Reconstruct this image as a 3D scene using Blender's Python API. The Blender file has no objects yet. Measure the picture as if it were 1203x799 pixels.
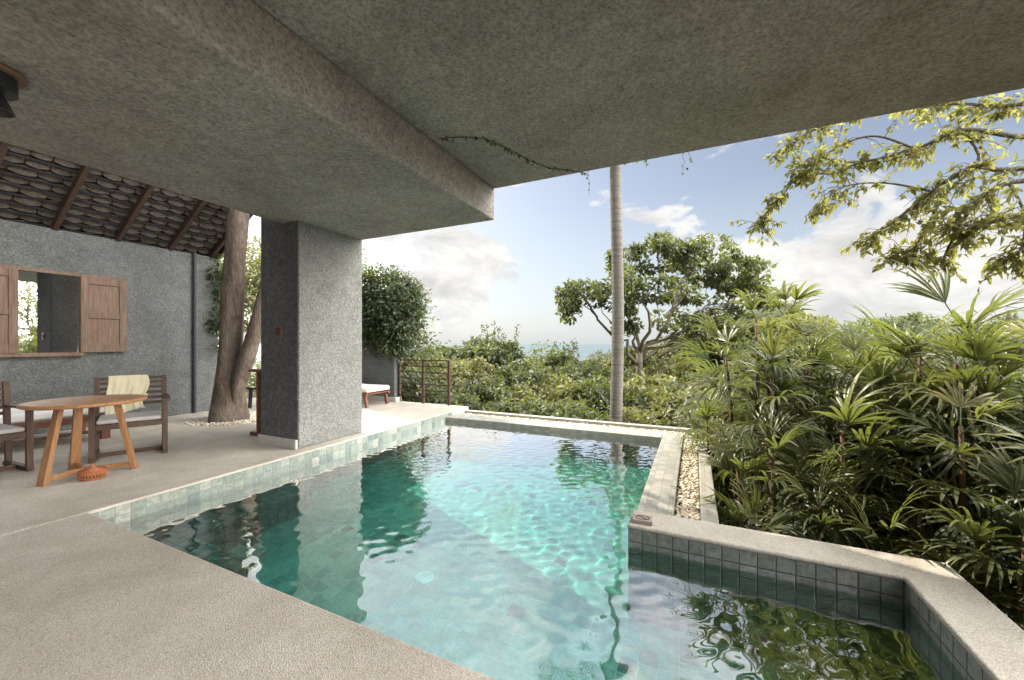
import bpy, bmesh, math, random
import numpy as np
from mathutils import Vector, Matrix, Quaternion

random.seed(7)
SC = bpy.context.scene
COL = SC.collection
R = math.radians

# ------------------------------------------------------------------ frame
EYE = 1.3
TH = R(25.05)
ST, CT = math.sin(TH), math.cos(TH)
FPX = 459.0


def at(px, py, d):
    """world point seen in that direction at depth d (metres along the view axis)"""
    u = (px - 601.5) / FPX
    v = (404 - py) / FPX
    return Vector((d * (u * CT - ST), d * (u * ST + CT), EYE + d * v))


# ------------------------------------------------------------------ helpers
class MB:
    def __init__(s):
        s.v, s.f = [], []

    def add(s, vs, fs):
        b = len(s.v)
        s.v.extend([tuple(q) for q in vs])
        s.f.extend([tuple(b + i for i in f) for f in fs])
        return s

    def box(s, x0, x1, y0, y1, z0, z1):
        vs = [(x, y, z) for z in (z0, z1) for y in (y0, y1) for x in (x0, x1)]
        return s.add(vs, [(0, 2, 3, 1), (4, 5, 7, 6), (0, 1, 5, 4), (2, 6, 7, 3), (0, 4, 6, 2), (1, 3, 7, 5)])

    def bar(s, p0, p1, w, h, up=(0, 0, 1)):
        """rectangular bar from p0 to p1: w sideways, h along up"""
        p0, p1 = Vector(p0), Vector(p1)
        d = (p1 - p0).normalized()
        upv = Vector(up)
        if abs(d.dot(upv)) > .97:
            upv = Vector((1, 0, 0))
        sd = d.cross(upv).normalized()
        u2 = sd.cross(d).normalized()
        vs = []
        for p in (p0, p1):
            for a, b in ((-1, -1), (1, -1), (1, 1), (-1, 1)):
                vs.append(p + sd * (a * w / 2) + u2 * (b * h / 2))
        return s.add(vs, [(0, 1, 2, 3), (7, 6, 5, 4), (0, 4, 5, 1), (1, 5, 6, 2), (2, 6, 7, 3), (3, 7, 4, 0)])

    def tube(s, pts, rad, n=8, cap=True):
        pts = [Vector(p) for p in pts]
        if not isinstance(rad, (list, tuple)):
            rad = [rad] * len(pts)
        vs, fs = [], []
        prev = None
        for i, p in enumerate(pts):
            d = (pts[min(i + 1, len(pts) - 1)] - pts[max(i - 1, 0)]).normalized()
            if prev is None:
                a = Vector((0, 0, 1)) if abs(d.z) < .9 else Vector((1, 0, 0))
                prev = d.cross(a).normalized()
            sd = (prev - d * prev.dot(d)).normalized()
            prev = sd
            u = d.cross(sd)
            for k in range(n):
                t = 2 * math.pi * k / n
                vs.append(p + (sd * math.cos(t) + u * math.sin(t)) * rad[i])
        for i in range(len(pts) - 1):
            for k in range(n):
                a, b = i * n + k, i * n + (k + 1) % n
                fs.append((a, b, b + n, a + n))
        if cap:
            fs.append(tuple(range(n - 1, -1, -1)))
            fs.append(tuple((len(pts) - 1) * n + k for k in range(n)))
        return s.add(vs, fs)

    def lathe(s, prof, n=32, c=(0, 0, 0)):
        vs, fs = [], []
        for r, z in prof:
            for k in range(n):
                t = 2 * math.pi * k / n
                vs.append((c[0] + r * math.cos(t), c[1] + r * math.sin(t), c[2] + z))
        for i in range(len(prof) - 1):
            for k in range(n):
                a, b = i * n + k, i * n + (k + 1) % n
                fs.append((a, b, b + n, a + n))
        fs.append(tuple(range(n - 1, -1, -1)))
        fs.append(tuple((len(prof) - 1) * n + k for k in range(n)))
        return s.add(vs, fs)

    def build(s, name, m, parent=None, smooth=False, bevel=0, uv=True, seg=2):
        me = bpy.data.meshes.new(name)
        me.from_pydata(s.v, [], s.f)
        me.update()
        if uv:
            box_uv(me)
        if smooth:
            me.polygons.foreach_set('use_smooth', [True] * len(me.polygons))
        me.materials.append(m)
        o = bpy.data.objects.new(name, me)
        COL.objects.link(o)
        if parent:
            o.parent = parent
        if bevel:
            md = o.modifiers.new('bevel', 'BEVEL')
            md.width = bevel
            md.segments = seg
            md.limit_method = 'ANGLE'
            md.angle_limit = R(40)
        return o


def box_uv(me):
    uvl = me.uv_layers.new(name='UVMap')
    vs = me.vertices
    for p in me.polygons:
        n = p.normal
        ax = max(range(3), key=lambda i: abs(n[i]))
        for li in p.loop_indices:
            c = vs[me.loops[li].vertex_index].co
            uvl.data[li].uv = ((c.y, c.z), (c.x, c.z), (c.x, c.y))[ax]


def fast_mesh(name, V, F, m, parent=None, var=None, smooth=False):
    """V (n,3) array, F (k,3|4) array; var: one value per face, read by the leaf materials"""
    me = bpy.data.meshes.new(name)
    V = np.asarray(V, dtype=np.float32)
    F = np.asarray(F, dtype=np.int32)
    k, c = F.shape
    me.vertices.add(len(V))
    me.vertices.foreach_set('co', V.ravel())
    me.loops.add(k * c)
    me.loops.foreach_set('vertex_index', F.ravel())
    me.polygons.add(k)
    me.polygons.foreach_set('loop_start', np.arange(0, k * c, c, dtype=np.int32))
    if smooth:
        me.polygons.foreach_set('use_smooth', np.ones(k, dtype=bool))
    if var is not None:
        a = me.attributes.new('leafvar', 'FLOAT', 'FACE')
        a.data.foreach_set('value', np.asarray(var, dtype=np.float32))
    me.update(calc_edges=True)
    me.validate()
    me.materials.append(m)
    o = bpy.data.objects.new(name, me)
    COL.objects.link(o)
    if parent:
        o.parent = parent
    return o


def tag(o, label=None, cat=None, group=None, kind=None):
    if label: o['label'] = label
    if cat: o['category'] = cat
    if group: o['group'] = group
    if kind: o['kind'] = kind
    return o


def thing(name, label, cat, loc=(0, 0, 0), rz=0, group=None):
    o = bpy.data.objects.new(name, None)
    o.empty_display_size = .1
    COL.objects.link(o)
    o.location = loc
    o.rotation_euler = (0, 0, rz)
    tag(o, label, cat, group, 'thing')
    return o


# ------------------------------------------------------------------ materials
class NT:
    def __init__(s, name):
        s.m = bpy.data.materials.new(name)
        s.m.use_nodes = True
        s.t = s.m.node_tree
        s.b = s.t.nodes['Principled BSDF']
        s.out = s.t.nodes['Material Output']

    def n(s, typ, **kw):
        o = s.t.nodes.new(typ)
        for k, v in kw.items():
            if k == 'ins':
                for i, q in v.items():
                    if hasattr(q, 'is_output'):
                        s.t.links.new(q, o.inputs[i])
                    else:
                        o.inputs[i].default_value = q
            else:
                setattr(o, k, v)
        return o

    def link(s, a, b):
        s.t.links.new(a, b)

    def coord(s, k='Object'):
        return s.n('ShaderNodeTexCoord').outputs[k]

    def noise(s, co, scale, detail=4, rough=.6, dist=0):
        return s.n('ShaderNodeTexNoise', ins={'Vector': co, 'Scale': scale, 'Detail': detail, 'Roughness': rough, 'Distortion': dist}).outputs['Fac']

    def ramp(s, fac, stops, interp='LINEAR'):
        o = s.n('ShaderNodeValToRGB')
        o.color_ramp.interpolation = interp
        e = o.color_ramp.elements
        while len(e) < len(stops): e.new(.5)
        for q, (p, c) in zip(e, stops):
            q.position = p
            q.color = (c, c, c, 1) if isinstance(c, (int, float)) else (*c, 1)
        s.link(fac, o.inputs[0])
        return o.outputs[0]

    def mix(s, fac, a, b, mode='MIX'):
        o = s.n('ShaderNodeMix', data_type='RGBA', blend_type=mode)
        for i, q in ((0, fac), (6, a), (7, b)):
            if hasattr(q, 'is_output'): s.link(q, o.inputs[i])
            elif i == 0: o.inputs[0].default_value = q
            else: o.inputs[i].default_value = (*q, 1) if len(q) == 3 else q
        return o.outputs[2]

    def math(s, op, a, b=0, c=0):
        o = s.n('ShaderNodeMath', operation=op)
        for i, q in enumerate((a, b, c)):
            if hasattr(q, 'is_output'): s.link(q, o.inputs[i])
            else: o.inputs[i].default_value = q
        return o.outputs[0]

    def bump(s, h, strength=.5, dist=.01, nrm=None):
        o = s.n('ShaderNodeBump', ins={'Height': h, 'Strength': strength, 'Distance': dist})
        if nrm is not None: s.link(nrm, o.inputs['Normal'])
        return o.outputs[0]

    def done(s, col=None, rough=.7, nrm=None, spec=.3):
        for k, v in (('Base Color', col), ('Roughness', rough), ('Normal', nrm)):
            if v is None: continue
            if hasattr(v, 'is_output'): s.link(v, s.b.inputs[k])
            elif k == 'Base Color': s.b.inputs[k].default_value = (*v, 1)
            else: s.b.inputs[k].default_value = v
        s.b.inputs['Specular IOR Level'].default_value = spec
        return s.m


def concrete(name, c0, c1, pit=.55, grain=75, bump=1.0, stain=.5):
    k = NT(name)
    co = k.coord()
    big = k.noise(co, 1.1, 5, .6, .4)
    base = k.mix(k.ramp(big, [(.3, 0), (.7, 1)]), c0, c1)
    g = k.noise(co, grain, 3, .65)
    g2 = k.noise(co, grain * .38, 4, .7)
    v = k.n('ShaderNodeTexVoronoi', ins={'Vector': co, 'Scale': grain * .55}).outputs['Distance']
    rough = k.math('ADD', k.math('MULTIPLY', g, .6), k.math('ADD', k.math('MULTIPLY', g2, .7), k.math('MULTIPLY', v, .35)))
    dark = k.ramp(rough, [(.46, pit), (.8, 1.0), (1.1, 1.35)])
    col = k.mix(1, base, dark, 'MULTIPLY')
    st = k.noise(co, .55, 6, .65, 1.2)
    col = k.mix(k.ramp(st, [(.52, 0), (.72, stain)]), col, k.mix(1, col, (.86, .84, .72), 'MULTIPLY'))
    tr = k.noise(co, 3.2, 5, .7, 2.2)
    col = k.mix(1, col, k.ramp(tr, [(.34, .86), (.5, 1.0), (.68, 1.13)]), 'MULTIPLY')
    w3 = k.n('ShaderNodeTexNoise', ins={'Vector': k.n('ShaderNodeMapping', ins={'Vector': co, 'Scale': (1.0, .35, 1.0)}).outputs[0], 'Scale': 1.9, 'Detail': 7.0, 'Roughness': .75, 'Distortion': 1.5}).outputs['Fac']
    col = k.mix(k.ramp(w3, [(.60, 0), (.68, .45)]), col, k.mix(1, col, (.66, .65, .58), 'MULTIPLY'))
    return k.done(col, .92, k.bump(rough, bump, .03), .12)


def wood(name, c0, c1, scale=1.0, rough=.5, axis='x', bump=.15):
    k = NT(name)
    co = k.coord()
    mp = k.n('ShaderNodeMapping', ins={'Vector': co})
    st = {'x': (3, 40, 40), 'y': (40, 3, 40), 'z': (40, 40, 3)}[axis]
    mp.inputs['Scale'].default_value = [q * scale for q in st]
    g = k.noise(mp.outputs[0], 1.0, 5, .65, .6)
    col = k.mix(k.ramp(g, [(.3, 0), (.7, 1)]), c0, c1)
    b = k.noise(co, 3, 3)
    col = k.mix(k.ramp(b, [(.35, .35), (.7, 0)]), col, k.mix(1, col, (.6, .55, .5), 'MULTIPLY'))
    return k.done(col, rough, k.bump(g, bump, .004), .3)


def plain(name, c, rough=.6, spec=.3, nscale=30, amt=.15, metallic=0, bump=.1):
    k = NT(name)
    co = k.coord()
    f = k.noise(co, nscale, 4)
    lo = tuple(q * (1 - amt) for q in c)
    hi = tuple(min(1, q * (1 + amt)) for q in c)
    k.b.inputs['Metallic'].default_value = metallic
    return k.done(k.mix(f, lo, hi), rough, k.bump(f, bump, .003), spec)


def tile_mat(name, stops, size=.1, grout=(.35, .36, .33), gw=.04, rough=.35, mottle=.35, bump=.4, uvw=(0.0, 0.0), patchy=False):
    """square stone tiles laid in the plane of each face, every tile its own shade"""
    k = NT(name)
    uv = k.coord('UV')
    p = k.n('ShaderNodeVectorMath', operation='ADD', ins={0: uv, 1: (50 + uvw[0], 50 + uvw[1], 0)}).outputs[0]
    p = k.n('ShaderNodeVectorMath', operation='SCALE', ins={0: p, 'Scale': 1 / size}).outputs[0]
    cell = k.n('ShaderNodeVectorMath', operation='FLOOR', ins={0: p}).outputs[0]
    fr = k.n('ShaderNodeVectorMath', operation='FRACTION', ins={0: p}).outputs[0]
    sx = k.n('ShaderNodeSeparateXYZ', ins={0: fr})
    def edge(q):
        a = k.math('ABSOLUTE', k.math('SUBTRACT', q, .5))
        return a
    e = k.math('MAXIMUM', edge(sx.outputs[0]), edge(sx.outputs[1]))
    inside = k.ramp(e, [(.5 - gw, 1), (.5 - gw * .4, 0)])
    w = k.n('ShaderNodeTexWhiteNoise', noise_dimensions='2D', ins={0: cell}).outputs['Value']
    if patchy:
        # darker replacement tiles come in patches
        pn = k.n('ShaderNodeTexNoise', ins={'Vector': cell, 'Scale': .13, 'Detail': 2.0}).outputs['Fac']
        w = k.math('MINIMUM', k.math('MULTIPLY', w, k.ramp(pn, [(.42, .84), (.62, 1.0)])), .999)
    tc = k.ramp(w, stops, 'CONSTANT')
    co = k.coord()
    m1 = k.noise(co, 28, 5, .7, .5)
    m2 = k.noise(co, 3, 4, .6)
    tc = k.mix(1, tc, k.ramp(m1, [(.25, 1 - mottle), (.75, 1 + mottle * .4)]), 'MULTIPLY')
    tc = k.mix(1, tc, k.ramp(m2, [(.3, .85), (.7, 1.08)]), 'MULTIPLY')
    col = k.mix(inside, grout, tc)
    hgt = k.math('ADD', inside, k.math('MULTIPLY', m1, .35))
    return k.done(col, rough, k.bump(hgt, bump, .004), .35)


def leaf_mat(name, stops, trans=.35, rough=.45, tcol=(.35, .42, .06)):
    k = NT(name)
    a = k.n('ShaderNodeAttribute', attribute_name='leafvar', attribute_type='GEOMETRY').outputs['Fac']
    col = k.ramp(a, stops)
    co = k.coord()
    col = k.mix(1, col, k.ramp(k.noise(co, 6, 3), [(.3, .75), (.7, 1.2)]), 'MULTIPLY')
    col = k.n('ShaderNodeHueSaturation', ins={'Color': col, 'Saturation': .82}).outputs[0]
    k.done(col, rough, None, .35)
    tr = k.n('ShaderNodeBsdfTranslucent', ins={'Color': k.mix(.6, k.mix(1, col, (1.9, 1.9, 1.0), 'MULTIPLY'), tcol)})
    mx = k.n('ShaderNodeMixShader', ins={0: trans, 1: k.b.outputs[0], 2: tr.outputs[0]})
    k.link(mx.outputs[0], k.out.inputs['Surface'])
    return k.m


M = {}
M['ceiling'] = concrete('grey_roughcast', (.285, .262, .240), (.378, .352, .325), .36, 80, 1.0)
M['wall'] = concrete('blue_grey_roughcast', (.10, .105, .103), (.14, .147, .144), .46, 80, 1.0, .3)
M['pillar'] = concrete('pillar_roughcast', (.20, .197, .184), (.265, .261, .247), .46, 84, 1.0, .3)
M['dark_front'] = concrete('dark_front_plaster', (.088, .089, .091), (.112, .113, .116), .7, 40, .35, .1)
M['plinth'] = plain('plinth_cement', (.46, .45, .41), .8, .2, 14, .15)


def deck_mat(name='washed_terrazzo', a=(.43, .39, .335), b=(.53, .485, .425)):
    k = NT(name)
    co = k.coord()
    big = k.noise(co, .9, 5, .6, .5)
    mid = k.noise(co, 4, 4, .6)
    base = k.mix(k.ramp(big, [(.36, 0), (.62, 1)]), a, b)
    base = k.mix(k.ramp(mid, [(.42, .45), (.60, 0)]), base, k.mix(1, base, (.80, .77, .72), 'MULTIPLY'))
    v = k.n('ShaderNodeTexVoronoi', ins={'Vector': co, 'Scale': 170.0})
    sp = k.n('ShaderNodeSeparateColor', ins={0: v.outputs['Color']}).outputs[0]
    col = k.mix(1, base, k.ramp(sp, [(.0, .74), (.18, .9), (.6, 1.0), (.95, 1.14)]), 'MULTIPLY')
    n2 = k.noise(co, 55, 3, .7)
    col = k.mix(1, col, k.ramp(n2, [(.3, .9), (.7, 1.07)]), 'MULTIPLY')
    return k.done(col, .75, k.bump(v.outputs['Distance'], .5, .004), .2)


M['deck'] = deck_mat()
GREENS = [(0, (.15, .185, .16)), (.18, (.19, .225, .19)), (.42, (.25, .275, .232)), (.62, (.205, .245, .21)), (.8, (.30, .315, .265)), (.93, (.12, .16, .145))]
M['tile_wall'] = tile_mat('pool_stone_tile', GREENS, .1, (.15, .165, .155), .05, .4, .5)
M['tile_dark'] = tile_mat('pool_stone_tile_weathered', [(0, (.25, .255, .225)), (.3, (.33, .335, .295)), (.6, (.28, .295, .265)), (.85, (.40, .40, .35))], .1, (.085, .095, .09), .06, .4, .6, .7, uvw=(.04, .02))
M['tile_floor'] = tile_mat('pool_floor_tile', [(0, (.34, .43, .39)), (.25, (.40, .49, .44)), (.5, (.29, .38, .35)), (.72, (.44, .52, .47)), (.86, (.15, .20, .19)), (.955, (.24, .22, .25))], .115, (.41, .48, .44), .04, .4, .3, patchy=True)
M['tile_cope'] = tile_mat('coping_stone_tile', [(0, (.31, .30, .26)), (.35, (.36, .345, .30)), (.7, (.29, .29, .255)), (.88, (.40, .38, .33))], .09, (.22, .215, .185), .04, .55, .25, uvw=(.06, .0))
M['kerb'] = tile_mat('kerb_stone', [(0, (.35, .335, .29)), (.5, (.40, .385, .335))], .3, (.3, .3, .27), .012, .6, .3)
M['teak'] = wood('oiled_teak', (.235, .115, .050), (.40, .205, .095), 1, .42)
M['teak_z'] = wood('oiled_teak_upright', (.20, .10, .044), (.35, .18, .083), 1, .45, 'z')
M['dark_wood'] = wood('dark_stained_wood', (.055, .032, .022), (.105, .062, .042), 1, .5)
M['dark_wood_z'] = wood('dark_stained_wood_upright', (.055, .032, .022), (.115, .066, .044), 1, .5, 'z')
M['red_wood'] = wood('reddish_brown_wood', (.12, .045, .03), (.21, .085, .055), 1, .45, 'z')
M['shutter'] = wood('weathered_shutter_wood', (.095, .062, .045), (.19, .128, .096), 1, .8, 'z', .5)
M['shingle'] = wood('weathered_roof_shingle', (.058, .050, .041), (.125, .112, .094), .7, .85, 'x', .5)
M['rafter'] = wood('rafter_wood', (.04, .026, .019), (.08, .048, .034), 1, .6)
M['cushion'] = plain('grey_canvas', (.40, .38, .36), .9, .1, 120, .12)
M['white_cloth'] = plain('white_canvas', (.70, .69, .66), .9, .1, 120, .08)
M['towel'] = plain('cream_towel', (.66, .60, .42), .95, .05, 150, .18, 0, .8)
M['rattan'] = wood('rattan_weave', (.26, .085, .035), (.46, .17, .075), 2, .5)
M['black_metal'] = plain('black_metal', (.02, .021, .024), .4, .4, 20, .2)
M['rust_metal'] = wood('brown_painted_iron', (.05, .03, .022), (.09, .052, .038), 1, .5, 'z')
M['copper'] = plain('aged_copper', (.16, .085, .055), .45, .4, 20, .3)
M['pipe'] = plain('dark_pipe', (.03, .034, .038), .5)
M['switch'] = plain('brown_switch', (.17, .075, .05), .5)
M['tablet'] = plain('stone_tablet', (.30, .255, .23), .8, .2, 60, .2)
M['tablet_mark'] = plain('tablet_mark', (.06, .04, .04), .8)
M['glass_white'] = plain('white_fitting', (.75, .78, .76), .4)
M['earth'] = plain('garden_earth', (.075, .06, .042), .95, .1, 5, .5, 0, .6)

k = NT('mirror_glass')
k.b.inputs['Metallic'].default_value = 1
M['mirror'] = k.done((.86, .88, .87), .015)

k = NT('pebble_stone')
rnd = k.n('ShaderNodeAttribute', attribute_name='leafvar', attribute_type='GEOMETRY').outputs['Fac']
M['pebble'] = k.done(k.mix(1, k.ramp(rnd, [(0, (.36, .27, .17)), (.3, (.52, .44, .32)), (.65, (.62, .56, .45)), (1, (.74, .70, .61))]), k.ramp(k.noise(k.coord(), 60, 3), [(.3, .8), (.7, 1.1)]), 'MULTIPLY'), .7, None, .25)


def bark(name, c0, c1, c2, sc=1.0):
    k = NT(name)
    co = k.coord()
    mp = k.n('ShaderNodeMapping', ins={'Vector': co})
    mp.inputs['Scale'].default_value = (14 * sc, 14 * sc, 4.5 * sc)
    n1 = k.noise(mp.outputs[0], 1.0, 6, .7, 1.0)
    n2 = k.noise(co, 2.2, 4, .6)
    col = k.ramp(n1, [(.3, c0), (.55, c1), (.75, c2)])
    col = k.mix(k.ramp(n2, [(.45, 0), (.68, .6)]), col, c2)
    return k.done(col, .9, k.bump(n1, 1, .06), .1)


M['bark'] = bark('brown_bark', (.075, .055, .042), (.135, .104, .084), (.235, .20, .165))
M['bark_pale'] = bark('pale_bark', (.10, .085, .06), (.20, .17, .125), (.32, .29, .23))
k = NT('coconut_bark')
co = k.coord()
mp = k.n('ShaderNodeMapping', ins={'Vector': co}); mp.inputs['Scale'].default_value = (.6, .6, 13)
rg = k.noise(mp.outputs[0], 1.0, 6, .75, .8)
M['bark_coco'] = k.done(k.mix(k.noise(co, 9, 5, .7), k.ramp(rg, [(.38, (.065, .054, .043)), (.48, (.18, .16, .136))]), (.24, .22, .19)), .9, k.bump(rg, 1, .035), .1)
M['cane'] = wood('palm_cane', (.075, .04, .022), (.17, .10, .055), 1, .7, 'z', .5)

M['leaf_palm'] = leaf_mat('lady_palm_leaf', [(0, (.040, .056, .032)), (.45, (.088, .108, .048)), (.8, (.19, .195, .072)), (.93, (.30, .28, .10)), (1, (.33, .235, .12))], .3, .34)
M['leaf_bush'] = leaf_mat('shrub_leaf', [(0, (.030, .045, .025)), (.5, (.072, .09, .044)), (.85, (.125, .135, .06)), (1, (.20, .19, .08))], .25)
M['leaf_olive'] = leaf_mat('olive_leaf', [(0, (.05, .058, .034)), (.5, (.105, .115, .056)), (.85, (.165, .165, .075)), (1, (.23, .20, .09))], .25)
M['leaf_yellow'] = leaf_mat('yellow_green_leaf', [(0, (.08, .085, .032)), (.5, (.165, .16, .06)), (.85, (.25, .225, .08)), (1, (.34, .26, .10))], .3)
M['leaf_tree'] = leaf_mat('broad_tree_leaf', [(0, (.038, .05, .03)), (.5, (.078, .092, .048)), (.88, (.135, .14, .068)), (1, (.2, .16, .07))], .3)
M['leaf_over'] = leaf_mat('overhead_leaf', [(0, (.075, .085, .034)), (.5, (.185, .185, .07)), (.85, (.31, .285, .10)), (.97, (.36, .28, .10)), (1, (.55, .30, .03))], .62, .45, (.42, .40, .11))
M['leaf_vine'] = leaf_mat('vine_leaf', [(0, (.018, .034, .017)), (.55, (.036, .06, .026)), (.9, (.075, .10, .04)), (1, (.13, .13, .05))], .22)
M['leaf_far'] = leaf_mat('far_leaf', [(0, (.05, .068, .042)), (.5, (.085, .105, .062)), (1, (.14, .15, .085))], .3)  # paler leaf colour that stands in for distance haze
M['leaf_coco'] = leaf_mat('coconut_frond', [(0, (.03, .05, .02)), (.6, (.065, .095, .03)), (1, (.13, .14, .045))], .3)
# ================================================================== camera, light, sky
cam = bpy.data.cameras.new('camera')
cam.sensor_width = 36
cam.lens = FPX / 1203 * 36
cam.shift_y = 4.5 / 1203
cam.clip_start = .05
cam.clip_end = 60000
co_ = bpy.data.objects.new('camera', cam)
COL.objects.link(co_)
co_.location = (0, 0, EYE)
co_.rotation_euler = (math.pi / 2, 0, TH)
SC.camera = co_

EL = R(41)
TO_SUN = Vector((-.941 * math.cos(EL), .338 * math.cos(EL), math.sin(EL)))
sl = bpy.data.lights.new('sun', 'SUN')
sl.energy = 4.3
sl.angle = R(.5)
sl.color = (1.0, .90, .76)
so = bpy.data.objects.new('sun', sl)
COL.objects.link(so)
so.rotation_euler = (-TO_SUN).to_track_quat('-Z', 'Y').to_euler()
so.location = (-20, 10, 20)
sl.cycles.is_caustics_light = True

w = bpy.data.worlds.new('World')
SC.world = w
w.use_nodes = True
nt = w.node_tree
class WN(NT):
    def __init__(s, t):
        s.t = t
W = WN(nt)
bg = nt.nodes['Background']
sky = W.n('ShaderNodeTexSky', sky_type='NISHITA', sun_disc=False)
sky.sun_elevation = EL
sky.sun_rotation = math.atan2(TO_SUN.x, TO_SUN.y)
sky.altitude = 40
sky.air_density = 1.0
sky.dust_density = 1.6
sky.ozone_density = 1.0
BGS = .12
d = W.coord('Generated')
hs = W.n('ShaderNodeHueSaturation', ins={'Color': sky.outputs[0], 'Saturation': .74, 'Value': .66})
skyc = W.mix(1, hs.outputs[0], (1.04, 1.0, .97), 'MULTIPLY')
sep = W.n('ShaderNodeSeparateXYZ', ins={0: d})
elev = sep.outputs[2]
# hazy paling towards the horizon
hz = W.ramp(elev, [(0, 1), (.10, .65), (.34, 0)])
skyc = W.mix(W.math('MULTIPLY', hz, .75), skyc, tuple(q / BGS for q in (.355, .39, .415)))
# clouds: noise on the direction, pushed up where the cumulus banks stand
mp = W.n('ShaderNodeMapping', ins={'Vector': d})
mp.inputs['Scale'].default_value = (1, 1, 1.9)
mp.inputs['Location'].default_value = (3.1, 1.7, .2)
n1 = W.noise(mp.outputs[0], 4.2, 9, .58, .35)
acc = n1
def bank(px, py, rad, amt, flat=1.0):
    global acc
    q = (at(px, py, 1) - Vector((0, 0, EYE))).normalized()
    df = W.n('ShaderNodeVectorMath', operation='SUBTRACT', ins={0: d, 1: q}).outputs[0]
    df = W.n('ShaderNodeVectorMath', operation='MULTIPLY', ins={0: df, 1: (1, 1, flat)}).outputs[0]
    ln = W.n('ShaderNodeVectorMath', operation='LENGTH', ins={0: df}).outputs['Value']
    g = W.ramp(W.math('DIVIDE', ln, rad), [(0, 1), (1, 0)])
    acc = W.math('ADD', acc, W.math('MULTIPLY', g, amt))
bank(548, 300, .15, .40, 1.0)
bank(500, 340, .16, .24, 1.6)
bank(455, 275, .10, .20, 1.6)
bank(600, 375, .22, .16, 2.6)
bank(775, 250, .13, .30, 2.2)
bank(770, 190, .14, .12, 2.6)
bank(960, 310, .30, .26, 2.0)
bank(1100, 330, .30, .28, 2.0)
bank(900, 380, .3, .16, 3.0)
bank(640, 285, .05, .12, 2)
q0 = (at(690, 250, 1) - Vector((0, 0, EYE))).normalized()
bank(690, 320, .16, -.20, 1.0)
bank(650, 215, .10, -.10, 1.0)
bank(900, 215, .14, -.16, 1.0)
cm = W.ramp(acc, [(.60, 0), (.64, .72), (.71, 1)])
# lit tops and greyer hollows of the clouds
mp2 = W.n('ShaderNodeMapping', ins={'Vector': d}); mp2.inputs['Location'].default_value = (3.07, 1.72, .16); mp2.inputs['Scale'].default_value = (1, 1, 1.9)
n2 = W.noise(mp2.outputs[0], 6.5, 8, .6, .3)
cl = W.mix(W.ramp(n2, [(.36, 0), (.58, 1)]), tuple(q / BGS for q in (.34, .338, .335)), tuple(q / BGS for q in (.50, .488, .465)))
lowfade = W.ramp(elev, [(.0, 0.15), (.06, .8), (.12, 1)])
col = W.mix(W.math('MULTIPLY', cm, lowfade), skyc, cl)
# unseen cloud above the roof edge, brightened to pale the pool and light the deck
hi = W.math('MULTIPLY', W.ramp(elev, [(.42, 0), (.60, 1)]), W.ramp(n1, [(.34, .45), (.58, 1)]))
col = W.mix(hi, col, W.mix(W.ramp(n2, [(.36, 0), (.6, 1)]), tuple(q / BGS for q in (.84, 1.0, 1.2)), tuple(q / BGS for q in (1.42, 1.40, 1.36))))
# bright patch of sky added off to the right, unseen, to light the terrace
dt = W.n('ShaderNodeVectorMath', operation='DOT_PRODUCT', ins={0: d, 1: Vector((.9, .22, .36)).normalized()}).outputs['Value']
bk = W.math('MULTIPLY', W.ramp(dt, [(.74, 0), (.93, 1)]), W.ramp(elev, [(.0, .6), (.15, 1)]))
SIDE_FILL = 8.5
col = W.mix(bk, col, tuple(q * SIDE_FILL / BGS for q in (1.0, .97, .92)))
nt.links.new(col, bg.inputs['Color'])
bg.inputs['Strength'].default_value = BGS

vs_ = SC.view_settings
vs_.view_transform = 'Standard'
vs_.look = 'None'
vs_.exposure = 1.1
vs_.gamma = 1
vs_.use_curve_mapping = False
cy = SC.cycles
cy.use_denoising = True
cy.denoiser = 'OPENIMAGEDENOISE'
cy.max_bounces = 10
cy.diffuse_bounces = 5
cy.glossy_bounces = 4
cy.transmission_bounces = 6
cy.transparent_max_bounces = 8
cy.sample_clamp_indirect = 6
cy.caustics_reflective = True
cy.caustics_refractive = True
cy.blur_glossy = .6

# ================================================================== setting
WZ = -.16           # water level
FZ = -1.1           # pool floor
PX0, PX1, PX2 = -4.25, -.44, 1.06
PY0, PY1, PY2 = 1.35, 2.9, 6.15


def recv(o):
    o.cycles.is_caustics_receiver = True
    return o


mb = MB()
mb.box(-9.6, PX0, -5, 6.97, -.35, 0)
mb.box(PX0, 1.36, -5, PY0, -.35, 0)
o = mb.build('deck', M['deck'], bevel=.012)
tag(o, kind='structure')

# pool basin: floor, walls and the sunk step along the house side
mb = MB()
mb.box(PX0 - .01, PX2 + .01, PY0 - .01, PY2 + .01, FZ - .2, FZ)
pf = recv(mb.build('pool_floor', M['tile_floor']))
tag(pf, kind='structure')
mb = MB()
mb.box(PX0 - .2, PX0 + .006, PY0 - .2, PY2 + .2, FZ - .1, -.018)
mb.box(PX0 + .006, PX2, PY0 - .2, PY0 + .006, FZ - .1, -.018)
mb.box(PX0 + .006, PX1 + .03, PY2 + .008, PY2 + .25, FZ - .1, -.2)
mb.box(PX1 + .02, PX1 + .2, 3.2, PY2, FZ - .1, -.2)
pw = recv(mb.build('pool_side', M['tile_wall']))
tag(pw, kind='structure')
mb = MB()
mb.box(PX0 + .006, -3.79, PY0 + .006, 2.97, FZ, -.52)
mb.box(-3.79, -2.95, PY0 + .006, 1.82, FZ, -.525)
ps = recv(mb.build('pool_step', M['tile_dark'], bevel=.008))
tag(ps, kind='structure')

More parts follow.
